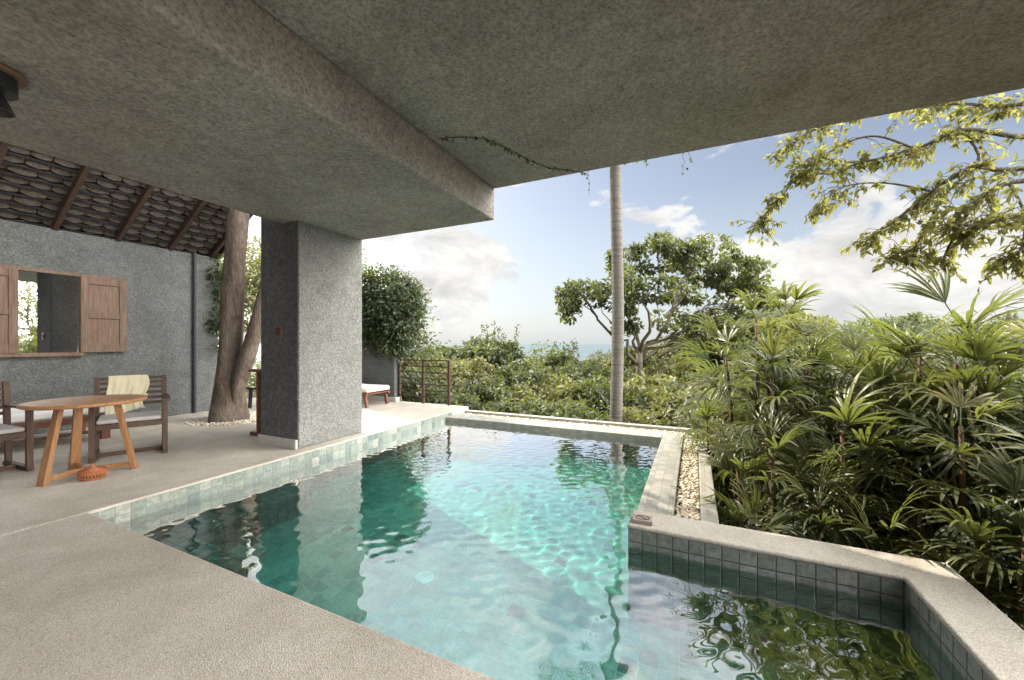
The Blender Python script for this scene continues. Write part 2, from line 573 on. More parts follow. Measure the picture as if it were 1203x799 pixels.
# water: a closed body with a gently rippled top
rng = np.random.default_rng(3)
waves = []
for lam, amp, n in ((.95, .0006, 6), (.42, .00024, 8), (.21, .00028, 10), (.125, .00038, 14)):
    for _ in range(n):
        a = rng.uniform(0, 2 * math.pi)
        l = lam * rng.uniform(.75, 1.3)
        waves.append((2 * math.pi / l * math.cos(a), 2 * math.pi / l * math.sin(a), rng.uniform(0, 6.28), amp * rng.uniform(.5, 1.2) / math.sqrt(n) * 1.5))
xs = np.arange(PX0 - .006, PX2 + .02, .016)
ys = np.arange(PY0 - .006, PY2 + .02, .016)
nx, ny = len(xs), len(ys)
GX, GY = np.meshgrid(xs, ys, indexing='ij')
Z = np.full(GX.shape, WZ)
for kx, ky, ph, am in waves:
    Z += am * np.sin(kx * GX + ky * GY + ph)
keep = ~((GX[:-1, :-1] > PX1 + .012) & (GY[:-1, :-1] > PY1 + .012))
idx = np.arange(nx * ny).reshape(nx, ny)
V = np.stack([GX.ravel(), GY.ravel(), Z.ravel()], 1)
q = np.stack([idx[:-1, :-1], idx[1:, :-1], idx[1:, 1:], idx[:-1, 1:]], -1)
top = q[keep]
NB = len(V)
Vb = V.copy(); Vb[:, 2] = FZ - .12
bot = top[:, ::-1] + NB
sides = []
ii, jj = np.where(keep)
for i, j in zip(ii, jj):
    for (a, b), (di, dj) in ((((i, j), (i + 1, j)), (0, -1)), (((i + 1, j), (i + 1, j + 1)), (1, 0)), (((i + 1, j + 1), (i, j + 1)), (0, 1)), (((i, j + 1), (i, j)), (-1, 0))):
        ni, nj = i + di, j + dj
        if 0 <= ni < nx - 1 and 0 <= nj < ny - 1 and keep[ni, nj]:
            continue
        A, B = idx[a], idx[b]
        sides.append((A, A + NB, B + NB, B))
F = np.concatenate([top, bot, np.array(sides)])
k = NT('pool_water')
k.b.inputs['Transmission Weight'].default_value = 1
k.b.inputs['IOR'].default_value = 1.33
k.b.inputs['Roughness'].default_value = 0
k.b.inputs['Base Color'].default_value = (.34, .95, .90, 1)
fr = k.n('ShaderNodeFresnel', ins={'IOR': 1.33}).outputs[0]
fac = k.math('MINIMUM', k.math('MULTIPLY_ADD', fr, 3.5, .06), .96)
rf = k.n('ShaderNodeBsdfRefraction', ins={'Color': (.48, .97, .92, 1), 'IOR': 1.33, 'Roughness': 0})
gs = k.n('ShaderNodeBsdfGlossy', ins={'Color': (1, 1, 1, 1), 'Roughness': 0})
mx = k.n('ShaderNodeMixShader', ins={0: fac, 1: rf.outputs[0], 2: gs.outputs[0]})
k.link(mx.outputs[0], k.out.inputs['Surface'])
M['water'] = k.m
wt = fast_mesh('water', np.concatenate([V, Vb]), F, k.m)
wt.data.polygons.foreach_set('use_smooth', np.concatenate([np.ones(len(top) * 1, bool), np.zeros(len(bot) + len(sides), bool)]))
wt.cycles.is_caustics_caster = True
tag(wt, kind='structure')

# ground: falls away from the terrace to the sea
def ground_z(x, y):
    r = math.hypot(x, y)
    z = -1.45
    if y > 8: z -= (y - 8) * .10 + max(0, y - 30) * .05
    z -= max(0, x - 4) * .05 + max(0, -x - 14) * .02
    return max(z, -64)
gx = [-9000, -3000, -1200, -500, -200, -90, -45, -25] + list(range(-16, 18, 2)) + [25, 45, 90, 200, 500, 1200, 3000, 9000]
gy = [-600, -100, -30, -12, -6] + list(range(-4, 30, 2)) + [35, 45, 60, 90, 140, 220, 350, 600, 900, 1400]
vs = [(x, y, ground_z(x, y) + (random.uniform(-.12, .12) if y > 8 else 0)) for y in gy for x in gx]
n = len(gx)
mb = MB().add(vs, [(j * n + i, j * n + i + 1, (j + 1) * n + i + 1, (j + 1) * n + i) for j in range(len(gy) - 1) for i in range(n - 1)])
o = mb.build('ground', M['earth'], uv=False); tag(o, kind='structure')
k = NT('sea_water')
k.done((.05, .08, .088), .5, k.bump(k.noise(k.coord(), .05, 5), .3, 2), .5)
mb = MB().add([(-40000, 300, -60), (40000, 300, -60), (40000, 50000, -60), (-40000, 50000, -60)], [(0, 1, 2, 3)])
o = mb.build('sea', k.m, uv=False); tag(o, kind='structure')

# ================================================================== house
house = thing('concrete_pavilion', 'grey rough-plastered concrete roof slab over the terrace', 'pavilion roof', (0, 0, 0))
# dropped part over the left half, and the higher slab to its right
MB().box(-4.74, -2.23, -4.5, 4.27, 2.82, 3.75).build('dropped_ceiling', M['ceiling'], house, bevel=.02)
MB().box(-2.228, 2.9, -4.5, 4.262, 3.2, 3.75).build('roof_slab', M['ceiling'], house, bevel=.02)

MB().box(-8.5, 2.9, -4.75, -4.51, 0, 3.2).build('added_back_wall', M['dark_wood'], house)  # unseen dark wall added behind the camera to shade faces turned that way

pil = thing('pillar', 'square grey roughcast pillar standing at the pool edge', 'pillar', (-4.835, 3.76, 0))
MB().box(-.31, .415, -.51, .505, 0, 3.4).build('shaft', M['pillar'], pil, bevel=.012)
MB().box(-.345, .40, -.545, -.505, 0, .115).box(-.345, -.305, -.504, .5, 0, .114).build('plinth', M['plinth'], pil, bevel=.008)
MB().box(-.3095, .395, -.516, -.509, .1, 3.4).build('front_layer', M['dark_front'], pil)  # thin layer, darker and smoother than the shaft
sw = MB().box(-.02, .11, -.527, -.514, 1.39, 1.53).build('switch_plate', M['switch'], pil, bevel=.004)
for x in (0.0, .05):
    MB().box(x, x + .038, -.533, -.5265, 1.41, 1.51).build('rocker', M['rafter'], sw, bevel=.002)

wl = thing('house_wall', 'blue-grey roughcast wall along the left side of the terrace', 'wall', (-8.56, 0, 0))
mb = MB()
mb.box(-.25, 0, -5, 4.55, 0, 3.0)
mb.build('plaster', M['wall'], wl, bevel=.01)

o = MB().tube([(-8.52, 4.13, 0), (-8.52, 4.13, 3.02)], .026, 12).build('drain_pipe', M['pipe'], smooth=False)
tag(o, 'dark vertical drain pipe running down the blue-grey wall', 'pipe')

# mirror with a pair of panelled shutters
mz0, mz1 = 1.17, 2.33
mr = thing('wall_mirror', 'wide mirror between wooden shutters on the blue-grey wall', 'mirror', (-8.56, 0, 0))
MB().box(.012, .02, 2.02, 2.62, mz0, mz1).build('glass', M['mirror'], mr)
MB().box(0, .035, 1.3, 3.16, mz1, mz1 + .05).build('head_frame', M['shutter'], mr, bevel=.004)
MB().box(0, .06, 1.3, 2.66, mz0 - .055, mz0).build('sill', M['shutter'], mr, bevel=.004)


def shutter(y0, y1, x=.03, ang=0, name='shutter'):
    s = thing(name, 'x', 'shutter')
    s.parent = mr
    for kk in ('label', 'category', 'kind'): del s[kk]
    w_ = y1 - y0
    st = .085
    zm = (mz0 + mz1) / 2
    mb = MB()
    mb.box(0, .04, 0, st, mz0, mz1).box(0, .04, w_ - st, w_, mz0, mz1)
    mb.box(0, .039, st, w_ - st, mz1 - st * 1.2, mz1 - .001).box(0, .039, st, w_ - st, mz0 + .001, mz0 + st * 1.4).box(0, .039, st, w_ - st, zm - st * .6, zm + st * .6)
    mb.build('stile_frame', M['shutter'], s, bevel=.005)
    for a, b in ((mz0 + st * 1.4, zm - st * .6), (zm + st * .6, mz1 - st * 1.2)):
        MB().box(.008, .022, st, w_ - st, a, b).build('panel', M['shutter'], s)
    s.location = (x, y0, 0)
    return s
shutter(2.62, 3.15)
shutter(1.48, 2.01)

# lean-to roof over the seating
lr = thing('shingle_roof', 'dark brown wooden shingle roof sloping down to the left wall', 'roof', (-8.9, 0, 2.78))
SL = math.tan(R(33.5))
cs, sn = math.cos(R(33.5)), math.sin(R(33.5))
for yy in (.27, .97, 1.67, 2.37, 3.07, 3.77, 4.44):
    mb = MB()
    mb.bar((-.05, yy, 0.0), (3.7, yy, 3.7 * SL + .0), .06, .10)
    mb.build('rafter', M['rafter'], lr, bevel=.004)
V, F = [], []
rs = random.Random(5)
row = 0
s_ = -.12
while s_ < 4.4:
    y = -.3 + (row % 2) * .13
    while y < 4.5:
        wd = rs.uniform(.19, .26)
        y1 = min(y + wd - rs.uniform(.008, .02), 4.55)
        L = .15 + rs.uniform(-.02, .018)
        cup, tilt, lift = rs.uniform(.018, .05), rs.uniform(-.012, .012), .078 + rs.uniform(-.008, .008)
        nseg = 8
        m_ = nseg + 1
        b = len(V)
        for th_ in (0, .012):
            for a in (0, .5, 1):
                for i in range(m_):
                    t = i / nseg
                    q_ = (2 * t - 1) ** 2
                    dd = s_ + .165 * .5 + (a - .5) * L * (1 - .62 * q_) - .02 * q_
                    hh = lift + .02 * a - cup * (1 - q_) * .5 + th_ + tilt * (t - .5)
                    V.append((dd * cs - hh * sn, y + (y1 - y) * t, dd * sn + hh * cs))
        for lay in (0, 1):
            for a in (0, 1):
                for i in range(nseg):
                    p = b + lay * 3 * m_ + a * m_ + i
                    F.append((p, p + 1, p + m_ + 1, p + m_) if lay == 0 else (p, p + m_, p + m_ + 1, p + 1))
        for i in range(nseg):
            p = b + i; r_ = b + 2 * m_ + i
            F.append((p, p + 3 * m_, p + 3 * m_ + 1, p + 1)); F.append((r_, r_ + 1, r_ + 3 * m_ + 1, r_ + 3 * m_))
        y += wd
    s_ += .165
    row += 1
sh = MB().add(V, F).build('shingles', M['shingle'], lr, uv=False)
mb = MB()
mb.bar((-.12 * cs - .125 * sn, 2.12, -.12 * sn + .125 * cs), (4.4 * cs - .125 * sn, 2.12, 4.4 * sn + .125 * cs), 4.84, .02, (-sn, 0, cs))
mb.build('dark_backing', M['dark_wood'], lr)  # dark sheet added behind the shingles so the gaps between them look dark
mb = MB()
s_ = 0.02
while s_ < 4.3:
    mb.bar((s_ * cs - .062 * sn, -.3, s_ * sn + .062 * cs), (s_ * cs - .062 * sn, 4.5, s_ * sn + .062 * cs), .022, .018, (-sn, 0, cs))
    s_ += .165
mb.build('batten', M['black_metal'], lr)
mb = MB()
mb.bar((-.12 + .0, 4.53, -.02), (3.7, 4.53, 3.7 * SL + .07), .03, .2)
mb.build('verge_board', M['rafter'], lr, bevel=.003)

# spotlight on the ceiling
sp = thing('ceiling_spotlight', 'black spotlight on a round brown rose under the ceiling', 'spotlight', (-3.535, .72, 2.82))
MB().lathe([(.0, 0), (.145, 0), (.15, -.012), (.14, -.03), (0, -.031)], 40).build('rose', M['copper'], sp, smooth=False)
MB().lathe([(.0, -.031), (.115, -.031), (.115, -.115), (.0, -.12)], 32).build('housing', M['black_metal'], sp)
MB().lathe([(.035, -.12), (.045, -.125), (.085, -.22), (.078, -.222), (.03, -.14)], 32, (.0, .02, 0)).build('lamp_shade', M['black_metal'], sp)
# ================================================================== pool surround
pwall = thing('pool_wall', 'low L-shaped pool wall with terrazzo top in front of the palms', 'low wall')
mb = MB()
prof = [(PX1, 2.9), (1.06, 2.9), (1.06, 1.36), (1.36, 1.36), (1.36, 3.2), (PX1, 3.2)]
def slab(prof, z0, z1):
    n = len(prof)
    vs = [(x, y, z0) for x, y in prof] + [(x, y, z1) for x, y in prof]
    return MB().add(vs, [tuple(range(n - 1, -1, -1)), tuple(range(n, 2 * n))] + [(i, (i + 1) % n, n + (i + 1) % n, n + i) for i in range(n)])
recv(slab(prof, -.03, 0).build('coping', M['deck'], pwall, bevel=.014, seg=3))
i_ = .006
recv(slab([(PX1 + i_, 2.9 + i_), (1.06 + i_, 2.9 + i_), (1.06 + i_, 1.36), (1.36 - i_, 1.36), (1.36 - i_, 3.2 - i_), (PX1 + i_, 3.2 - i_)], -1.35, -.03).build('tile_face', M['tile_dark'], pwall))

tb = thing('stone_tablet', 'small stone tablet with a barred circle lying on the pool wall corner', 'sign', (-.345, 2.995, 0), R(4))
tb.scale = (1.28, 1.28, 1.28)
MB().box(-.055, .055, -.042, .042, 0, .022).build('slab', M['tablet'], tb, bevel=.003)
mb = MB()
pts = [(.036 * math.cos(t), .027 * math.sin(t)) for t in [2 * math.pi * i / 40 for i in range(41)]]
for a, b in zip(pts[:-1], pts[1:]):
    mb.bar((*a, .0225), (*b, .0225), .006, .002)
mb.bar((-.027, .019, .0228), (.027, -.019, .0228), .006, .002)
mb.build('barred_circle', M['tablet_mark'], tb)

CZ = -.08
o = recv(MB().box(PX1 + .004, -.155, 3.2, 6.55, -.24, CZ).build('pool_coping', M['tile_cope'], bevel=.008))
tag(o, 'pale tiled coping strip running from the barred-circle tablet to the far pool corner', 'coping', 'tiled pool copings', 'thing')
o = recv(MB().box(PX0 + .0, PX1 + .0, PY2, 6.55, -.24, CZ).build('pool_coping', M['tile_cope'], bevel=.008))
tag(o, 'pale tiled coping along the far end of the pool, before the shrubs', 'coping', 'tiled pool copings', 'thing')
o = MB().box(PX0 + .01, .17, 6.80, 6.93, -.6, -.06).build('stone_kerb', M['kerb'], bevel=.01)
tag(o, 'thin pale stone kerb beyond the gravel at the far end of the pool', 'kerb', 'stone kerbs', 'thing')
o = MB().box(.045, .17, 3.2, 6.79, -.6, -.07).build('stone_kerb', M['kerb'], bevel=.01)
tag(o, 'pale stone kerb between the gravel strip and the palms', 'kerb', 'stone kerbs', 'thing')

# loose pebbles in the strips between coping and kerb
MB().box(-.155, .045, 3.2, 6.8, -.4, -.135).box(PX0 + .01, -.155, 6.55, 6.8, -.4, -.135).build('gravel_bed', M['earth']).__setitem__('kind', 'structure')
def pebbles(name, spots, r0, r1, m, seed):
    bm = bmesh.new(); bmesh.ops.create_icosphere(bm, subdivisions=1, radius=1)
    bv = np.array([v.co[:] for v in bm.verts]); bf = np.array([[v.index for v in f.verts] for f in bm.faces]); bm.free()
    g = np.random.default_rng(seed)
    Vs, Fs, va = [], [], []
    for i, (x, y, z) in enumerate(spots):
        r = g.uniform(r0, r1)
        a = g.uniform(0, 6.28); c, s = math.cos(a), math.sin(a)
        p = bv * (r * g.uniform(.9, 1.5), r * g.uniform(.8, 1.1), r * g.uniform(.55, .8)) * (1 + g.normal(0, .07, (len(bv), 1)))
        t = g.normal(0, .35)
        p = np.stack([p[:, 0], p[:, 1] * math.cos(t) - p[:, 2] * math.sin(t), p[:, 1] * math.sin(t) + p[:, 2] * math.cos(t)], 1)
        p = np.stack([p[:, 0] * c - p[:, 1] * s, p[:, 0] * s + p[:, 1] * c, p[:, 2]], 1) + (x, y, z)
        Fs.append(bf + i * len(bv)); Vs.append(p); va.append(np.full(len(bf), g.uniform(0, 1)))
    o = fast_mesh(name, np.concatenate(Vs), np.concatenate(Fs), m, None, np.concatenate(va), True)
    return o
g = np.random.default_rng(11)
sp_ = [(g.uniform(-.145, .035), g.uniform(3.2, 6.8), g.uniform(-.128, -.105)) for _ in range(2300)]
sp_ += [(g.uniform(PX0, -.15), g.uniform(6.57, 6.79), g.uniform(-.128, -.105)) for _ in range(2400)]
tag(pebbles('pebbles', sp_, .009, .02, M['pebble'], 2), kind='stuff')
sp_ = [(-7.25 + rr * math.cos(a) * 1.15, 4.0 + rr * math.sin(a), .006) for rr, a in zip(np.sqrt(g.uniform(.05, .30, 420)), g.uniform(0, 6.28, 420))]
tag(pebbles('tree_pit_gravel', sp_, .010, .022, M['pebble'], 4), kind='stuff')

# underwater fittings
o = recv(MB().lathe([(0, 0), (.075, 0), (.07, .012), (0, .014)], 28).build('floor_inlet', M['glass_white'])); o.location = (-2.02, 2.62, FZ)
tag(o, 'round white inlet fitting on the pool floor under water', 'pool fitting', None, 'thing')
o = recv(MB().lathe([(0, 0), (.085, 0), (.08, .02), (.06, .03), (0, .03)], 28).build('underwater_lamp', M['pipe'])); o.location = (-.78, PY0 + .006, -.42); o.rotation_euler = (-math.pi / 2, 0, 0)
tag(o, 'round dark lamp set in the near pool side under water', 'pool lamp', None, 'thing')

# ================================================================== furniture
# round table on three splayed legs
TC = Vector((-5.50, 1.74, 0))
tbl = thing('round_table', 'round teak table on three splayed legs beside the armchairs', 'table', TC)
MB().lathe([(0, .705), (.425, .705), (.44, .715), (.44, .733), (.43, .742), (0, .742)], 72).build('tabletop', M['teak'], tbl)
foot = [Vector((-5.40, 1.415, 0)) - TC, Vector((-5.30, 2.03, 0)) - TC, Vector((-5.83, 1.75, 0)) - TC]
cen = sum(foot, Vector()) / 3
for f in foot:
    t = cen + (f - cen) * .62
    top_ = Vector((t.x, t.y, .706))
    mb = MB()
    dr = (f - cen).normalized()
    sd = Vector((-dr.y, dr.x, 0))
    vs = []
    for p, wd in ((f, .078), (top_, .062)):
        for a, b in ((-1, -1), (1, -1), (1, 1), (-1, 1)):
            vs.append(p + sd * a * wd / 2 + dr * b * .021)
    mb.add(vs, [(3, 2, 1, 0), (4, 5, 6, 7), (0, 1, 5, 4), (1, 2, 6, 5), (2, 3, 7, 6), (3, 0, 4, 7)])
    mb.build('leg', M['teak_z'], tbl, bevel=.004)
    MB().bar(cen + Vector((0, 0, .05)) + dr * .03, f + Vector((0, 0, .05)) - dr * .018, .03, .045).build('stretcher', M['teak'], tbl, bevel=.004)

# wicker lidded basket on the deck
bs = thing('rattan_basket', 'small round woven rattan basket with a knobbed lid under the table', 'basket', (-5.262, 1.70, 0))
bs.scale = (.82, .82, .82)
mb = MB()
ring = [2 * math.pi * q_ / 60 for q_ in range(61)]
for z, r in ((.006, .094), (.018, .108), (.072, .120), (.084, .116), (.094, .108)):
    mb.tube([(r * math.cos(t), r * math.sin(t), z) for t in ring], .0068, 6, False)
for q_ in range(26):
    for sg in (-1, 1):
        t = 2 * math.pi * q_ / 26
        mb.tube([(.113 * math.cos(t + sg * f * .24), .113 * math.sin(t + sg * f * .24), .016 + .06 * f) for f in (0, .5, 1)], .0046, 5)
mb.build('woven_bowl', M['rattan'], bs, smooth=True)
MB().lathe([(0, .004), (.092, .004), (.104, .045), (.098, .088), (0, .089)], 32).build('inner_pot', M['dark_wood'], bs)
mb = MB()
for i in range(9):
    f_ = i / 8
    r = .100 * (1 - f_) ** 1.25 + .016
    mb.tube([(r * math.cos(t), r * math.sin(t), .100 + .045 * f_ ** 1.2) for t in ring], .0066, 6, False)
mb.tube([(0, 0, .12), (0, 0, .165), (0, 0, .178)], [.016, .015, .008], 10)
mb.build('lid', M['rattan'], bs, smooth=True)


def armchair(loc, rz, label, wood_=None):
    """front faces local +x"""
    a = thing('armchair', label, 'armchair', loc, rz, 'slatted armchairs round the teak table')
    dw, dz = M['dark_wood'], M['dark_wood_z']
    W2 = .30
    for s in (-1, 1):
        MB().box(.22, .265, s * W2 - .024, s * W2 + .024, .045, .625).build('leg', M['dark_wood_z'], a, bevel=.004)
        MB().bar((-.24, s * W2, .045), (-.31, s * W2, .90), .046, .045, (1, 0, 0)).build('leg', dz, a, bevel=.004)
        MB().box(-.30, .275, s * W2 - .025, s * W2 + .025, 0, .045).build('runner', dw, a, bevel=.004)
        MB().box(-.27, .31, s * (W2 + .012) - .036, s * (W2 + .012) + .036, .626, .652).build('armrest', M['dark_wood'], a, bevel=.005)
    mb = MB()
    mb.box(.222, .262, -W2 + .025, W2 - .025, .345, .405).box(-.262, -.222, -W2 + .03, W2 - .03, .345, .405)
    for s in (-1, 1):
        mb.box(-.222, .222, s * (W2 - .045) - .018, s * (W2 - .045) + .018, .346, .404)
    mb.build('seat_frame', dw, a, bevel=.004)
    MB().box(-.025, .02, -W2 + .025, W2 - .025, .002, .043).build('cross_bar', dw, a, bevel=.004)
    MB().box(-.235, .255, -W2 + .03, W2 - .03, .408, .455).build('cushion', M['cushion'], a, bevel=.02, seg=4)
    mb = MB()
    for z in (.56, .625, .69, .755, .82, .875):
        x = -.24 - .07 * (z - .045) / .855
        mb.box(x - .009, x + .009, -W2 + .022, W2 - .022, z - .017, z + .017)
    mb.build('back_slats', dw, a, bevel=.003)
    return a
CH = Vector((-6.07, 2.29, 0))
CR = math.atan2(-.38, .925)
ch = armchair(CH, CR, 'dark slatted armchair with a cream towel hung over its back')
armchair((-6.40, 1.22, 0), R(3), 'dark slatted armchair at the left picture edge, nothing on its back')

# towel over the chair's back
k_ = 26
V, F = [], []
mat = Matrix.Translation(CH) @ Matrix.Rotation(CR, 4, 'Z')
path = []
for i in range(21): path.append((-.287 + .043 * (i / 20) + .016, .44 + .02 + .455 * (i / 20)))
path = [( -.24 - .07 * (z - .045) / .855 + .017, z) for z in np.linspace(.465, .893, 18)]
path += [(-.296, .906), (-.311, .911), (-.327, .905)]
path += [(-.24 - .07 * (z - .045) / .855 - .017, z) for z in np.linspace(.89, .62, 12)]
for i, (x, z) in enumerate(path):
    for j in range(k_ + 1):
        t = j / k_
        y = -.215 + (.345 - .02 * math.sin(i * .35)) * t + .012 * math.sin(z * 9)
        out = (1 if i < 19 else -1)
        fold = .013 * math.sin(t * 17 + z * 4 + .8 * math.sin(z * 9)) + .008 * math.sin(t * 39 - z * 7) + .008 * math.sin(t * 7 + i * .3)
        amp = min(1, abs(z - .91) * 6)
        V.append(mat @ Vector((x + out * (fold + .024) * amp, y, z - (.035 * math.sin(t * 4 + 1) * max(0, 1 - i / 6) if i < 6 else 0))))
n_ = k_ + 1
F = [(i * n_ + j, i * n_ + j + 1, (i + 1) * n_ + j + 1, (i + 1) * n_ + j) for i in range(len(path) - 1) for j in range(k_)]
o = MB().add(V, F).build('towel', M['towel'], smooth=True)
md = o.modifiers.new('thick', 'SOLIDIFY'); md.thickness = .008
tag(o, 'cream towel folded over the back of the dark armchair', 'towel', None, 'thing')

# low daybed along the wall, behind the chairs
db = thing('daybed', 'low wooden daybed with pale cushion along the wall behind the armchairs', 'daybed', (-7.72, 1.55, 0))
for x in (-.40, .37):
    for y in (-1.2, .95):
        MB().box(x - .035, x + .035, y - .045, y + .045, 0, .34).build('leg', M['red_wood'], db, bevel=.004)
mb = MB()
mb.box(-.44, .41, -1.25, -1.2, .26, .34).box(-.44, .41, .992, 1.03, .26, .34).box(.372, .412, -1.2, .992, .26, .34).box(-.44, -.40, -1.2, .992, .26, .34)
mb.build('frame', M['red_wood'], db, bevel=.004)
MB().box(.36, .39, -1.15, .9, .10, .14).build('stretcher', M['dark_wood'], db, bevel=.004)
MB().box(-.41, .38, -1.22, 1.0, .345, .46).build('cushion', M['white_cloth'], db, bevel=.035, seg=4)

# tall side table next to the pillar, and what stands on it
bt = thing('tall_table', 'tall reddish-brown wooden table half hidden behind the pillar', 'table', (-5.525, 3.95, 0))
MB().box(-.20, .12, -.52, .42, .905, .94).build('tabletop', M['red_wood'], bt, bevel=.004)
for y in (-.46, .36):
    MB().box(-.08, -.03, y - .025, y + .025, .05, .904).build('leg', M['red_wood'], bt, bevel=.004)
    MB().box(-.22, .10, y - .03, y + .03, 0, .05).build('foot', M['red_wood'], bt, bevel=.008)
for z in (.28, .55):
    MB().box(-.07, -.04, -.434, .334, z, z + .03).build('rail', M['red_wood'], bt, bevel=.003)
o = MB().add([(0, 0, 0), (.015, 0, 0), (-.06, 0, .19), (-.075, 0, .19), (0, .21, 0), (.015, .21, 0), (-.06, .21, .19), (-.075, .21, .19)], [(0, 1, 2, 3), (7, 6, 5, 4), (0, 4, 5, 1), (1, 5, 6, 2), (2, 6, 7, 3), (3, 7, 4, 0)]).build('menu_card', M['white_cloth'])
o.location = (-5.60, 3.62, .941)
tag(o, 'white card leaning on the tall table beside the pillar', 'card', None, 'thing')

st_ = thing('bench', 'low dark bench standing behind the big tree trunk', 'bench', (-7.75, 5.15, 0), R(10))
MB().box(-.5, .5, -.2, .2, .38, .43).build('seat', M['black_metal'], st_, bevel=.005)
for x in (-.42, .42):
    for y in (-.15, .15):
        MB().bar((x * 1.08, y, 0), (x, y, .38), .05, .05, (1, 0, 0)).build('leg', M['black_metal'], st_, bevel=.003)
MB().box(-.42, .42, -.016, .016, .18, .21).build('stretcher', M['black_metal'], st_)

# sun lounger by the far wall
lg = thing('sun_lounger', 'wooden sun lounger with white mattress by the far garden wall', 'sun lounger', (-6.95, 6.24, 0))
mb = MB()
mb.box(-.95, .95, -.34, -.29, .23, .30).box(-.95, .95, .29, .34, .23, .30)
for i in range(14):
    x = -.93 + i * .14
    mb.box(x, x + .07, -.289, .289, .262, .285)
mb.build('frame', M['red_wood'], lg, bevel=.003)
for x in (-.80, .86):
    for y in (-.29, .29):
        MB().bar((x + .05, y, 0), (x, y, .235), .05, .06, (1, 0, 0)).build('leg', M['red_wood'], lg, bevel=.003)
MB().box(-.93, .96, -.33, .33, .305, .405).build('mattress', M['white_cloth'], lg, bevel=.035, seg=4)

# far garden wall and railing
gw = thing('garden_wall', 'rough grey garden wall behind the sun lounger', 'wall', (0, 6.78, 0))
MB().box(-9.6, -6.06, 0, .2, -.4, 1.42).build('plaster', M['wall'], gw, bevel=.015)
MB().box(-9.6, -6.0, -.025, .16, 0, .11).build('plinth', M['plinth'], gw, bevel=.006)
rl = thing('railing', 'brown iron railing at the far edge of the deck', 'railing', (-6.02, 6.90, 0))
for x in (0, .66, 1.33):
    MB().box(x - .025, x + .025, -.025, .025, 0, .93).build('post', M['rust_metal'], rl, bevel=.003)
MB().box(-.03, 1.36, -.03, .03, .931, .956).build('handrail', M['rust_metal'], rl, bevel=.003)
for i in range(6):
    z = .15 + i * .13
    MB().box(.02, 1.31, -.036, -.026, z, z + .022).build('bar', M['rust_metal'], rl)
# ================================================================== vegetation
def unit(v):
    return v / (np.linalg.norm(v, axis=-1, keepdims=True) + 1e-9)


def leaves(P, D, U, L, Wd, fold=.25):
    """pointed leaves: two folded halves of two faces each. P base, D axis, U face normal"""
    n = len(P)
    S = unit(np.cross(D, U)); U = np.cross(S, D)
    L = np.asarray(L).reshape(-1, 1) * np.ones((n, 1)); Wd = np.asarray(Wd).reshape(-1, 1) * np.ones((n, 1))
    m = P + D * L * .5 - U * L * .03
    t = P + D * L - U * L * .16
    a = P + D * L * .42 + S * Wd * .5 + U * Wd * fold
    b = P + D * L * .42 - S * Wd * .5 + U * Wd * fold
    V = np.stack([P, a, m, b, t], 1).reshape(-1, 3)
    i = np.arange(n)[:, None] * 5
    F = np.concatenate([i + [0, 1, 2], i + [1, 4, 2], i + [0, 2, 3], i + [3, 2, 4]], 1).reshape(-1, 3)
    return V, F, 4


def crown(g, lobes, clumps, per, L, Wd, cr=.3, droop=.3, shell=.55, puff=False):
    """lobes: (centre, radii). Leaf clumps spread through and mostly near the outside of each lobe."""
    Ps, Ds, Us, Vr = [], [], [], []
    vol = np.array([r[0] * r[1] * r[2] for _, r in lobes]) ** .67
    cnt = np.maximum(2, (clumps * vol / vol.sum()).astype(int))
    for (c, r), k_ in zip(lobes, cnt):
        dr = unit(g.normal(size=(k_, 3)))
        rad = g.uniform(shell, 1.05, (k_, 1)) ** .8
        cc = np.array(c) + dr * rad * np.array(r)
        for q_, o_ in zip(cc, dr):
            n = max(4, int(per * g.uniform(.6, 1.4)))
            if puff:
                c2 = cr * g.uniform(.7, 1.35)
                ou = unit(unit(g.normal(size=(n, 3))) + o_ * .55)
                off = ou * c2 * g.uniform(.55, 1.05, (n, 1)) * (1, 1, .75)
            else:
                off = g.normal(size=(n, 3)) * cr * (1, 1, .6)
            P = q_ + off
            D = unit(unit(off) * .9 + o_ * .7 + g.normal(size=(n, 3)) * .45 + np.array([0, 0, -droop]))
            U = unit(np.array([0, 0, .55]) + o_ * .95 + g.normal(size=(n, 3)) * .4)
            if puff:
                D = unit(ou * .55 + g.normal(size=(n, 3)) * .6 + np.array([0, 0, -droop]))
                U = unit(ou + np.array([0, 0, .35]) + g.normal(size=(n, 3)) * .3)
            Ps.append(P); Ds.append(D); Us.append(U)
            Vr.append(np.clip(g.normal(.42 + g.normal(0, .14), .17, n), 0, 1))
    P, D, U, vr = map(np.concatenate, (Ps, Ds, Us, Vr))
    n = len(P)
    V, F, fp = leaves(P, D, U, L * g.uniform(.65, 1.2, n), Wd * g.uniform(.75, 1.15, n))
    return V, F, np.repeat(vr, fp)


def limb(mb, p0, p1, r0, r1, g, wob=.06, n=7, seg=6):
    p0, p1 = np.array(p0, float), np.array(p1, float)
    ln = np.linalg.norm(p1 - p0)
    pts = [p0 + (p1 - p0) * i / seg + (g.normal(size=3) * wob * ln * (0 < i < seg)) + np.array([0, 0, .03 * ln * math.sin(math.pi * i / seg)]) for i in range(seg + 1)]
    mb.tube(pts, [r0 + (r1 - r0) * i / seg for i in range(seg + 1)], n)
    return pts


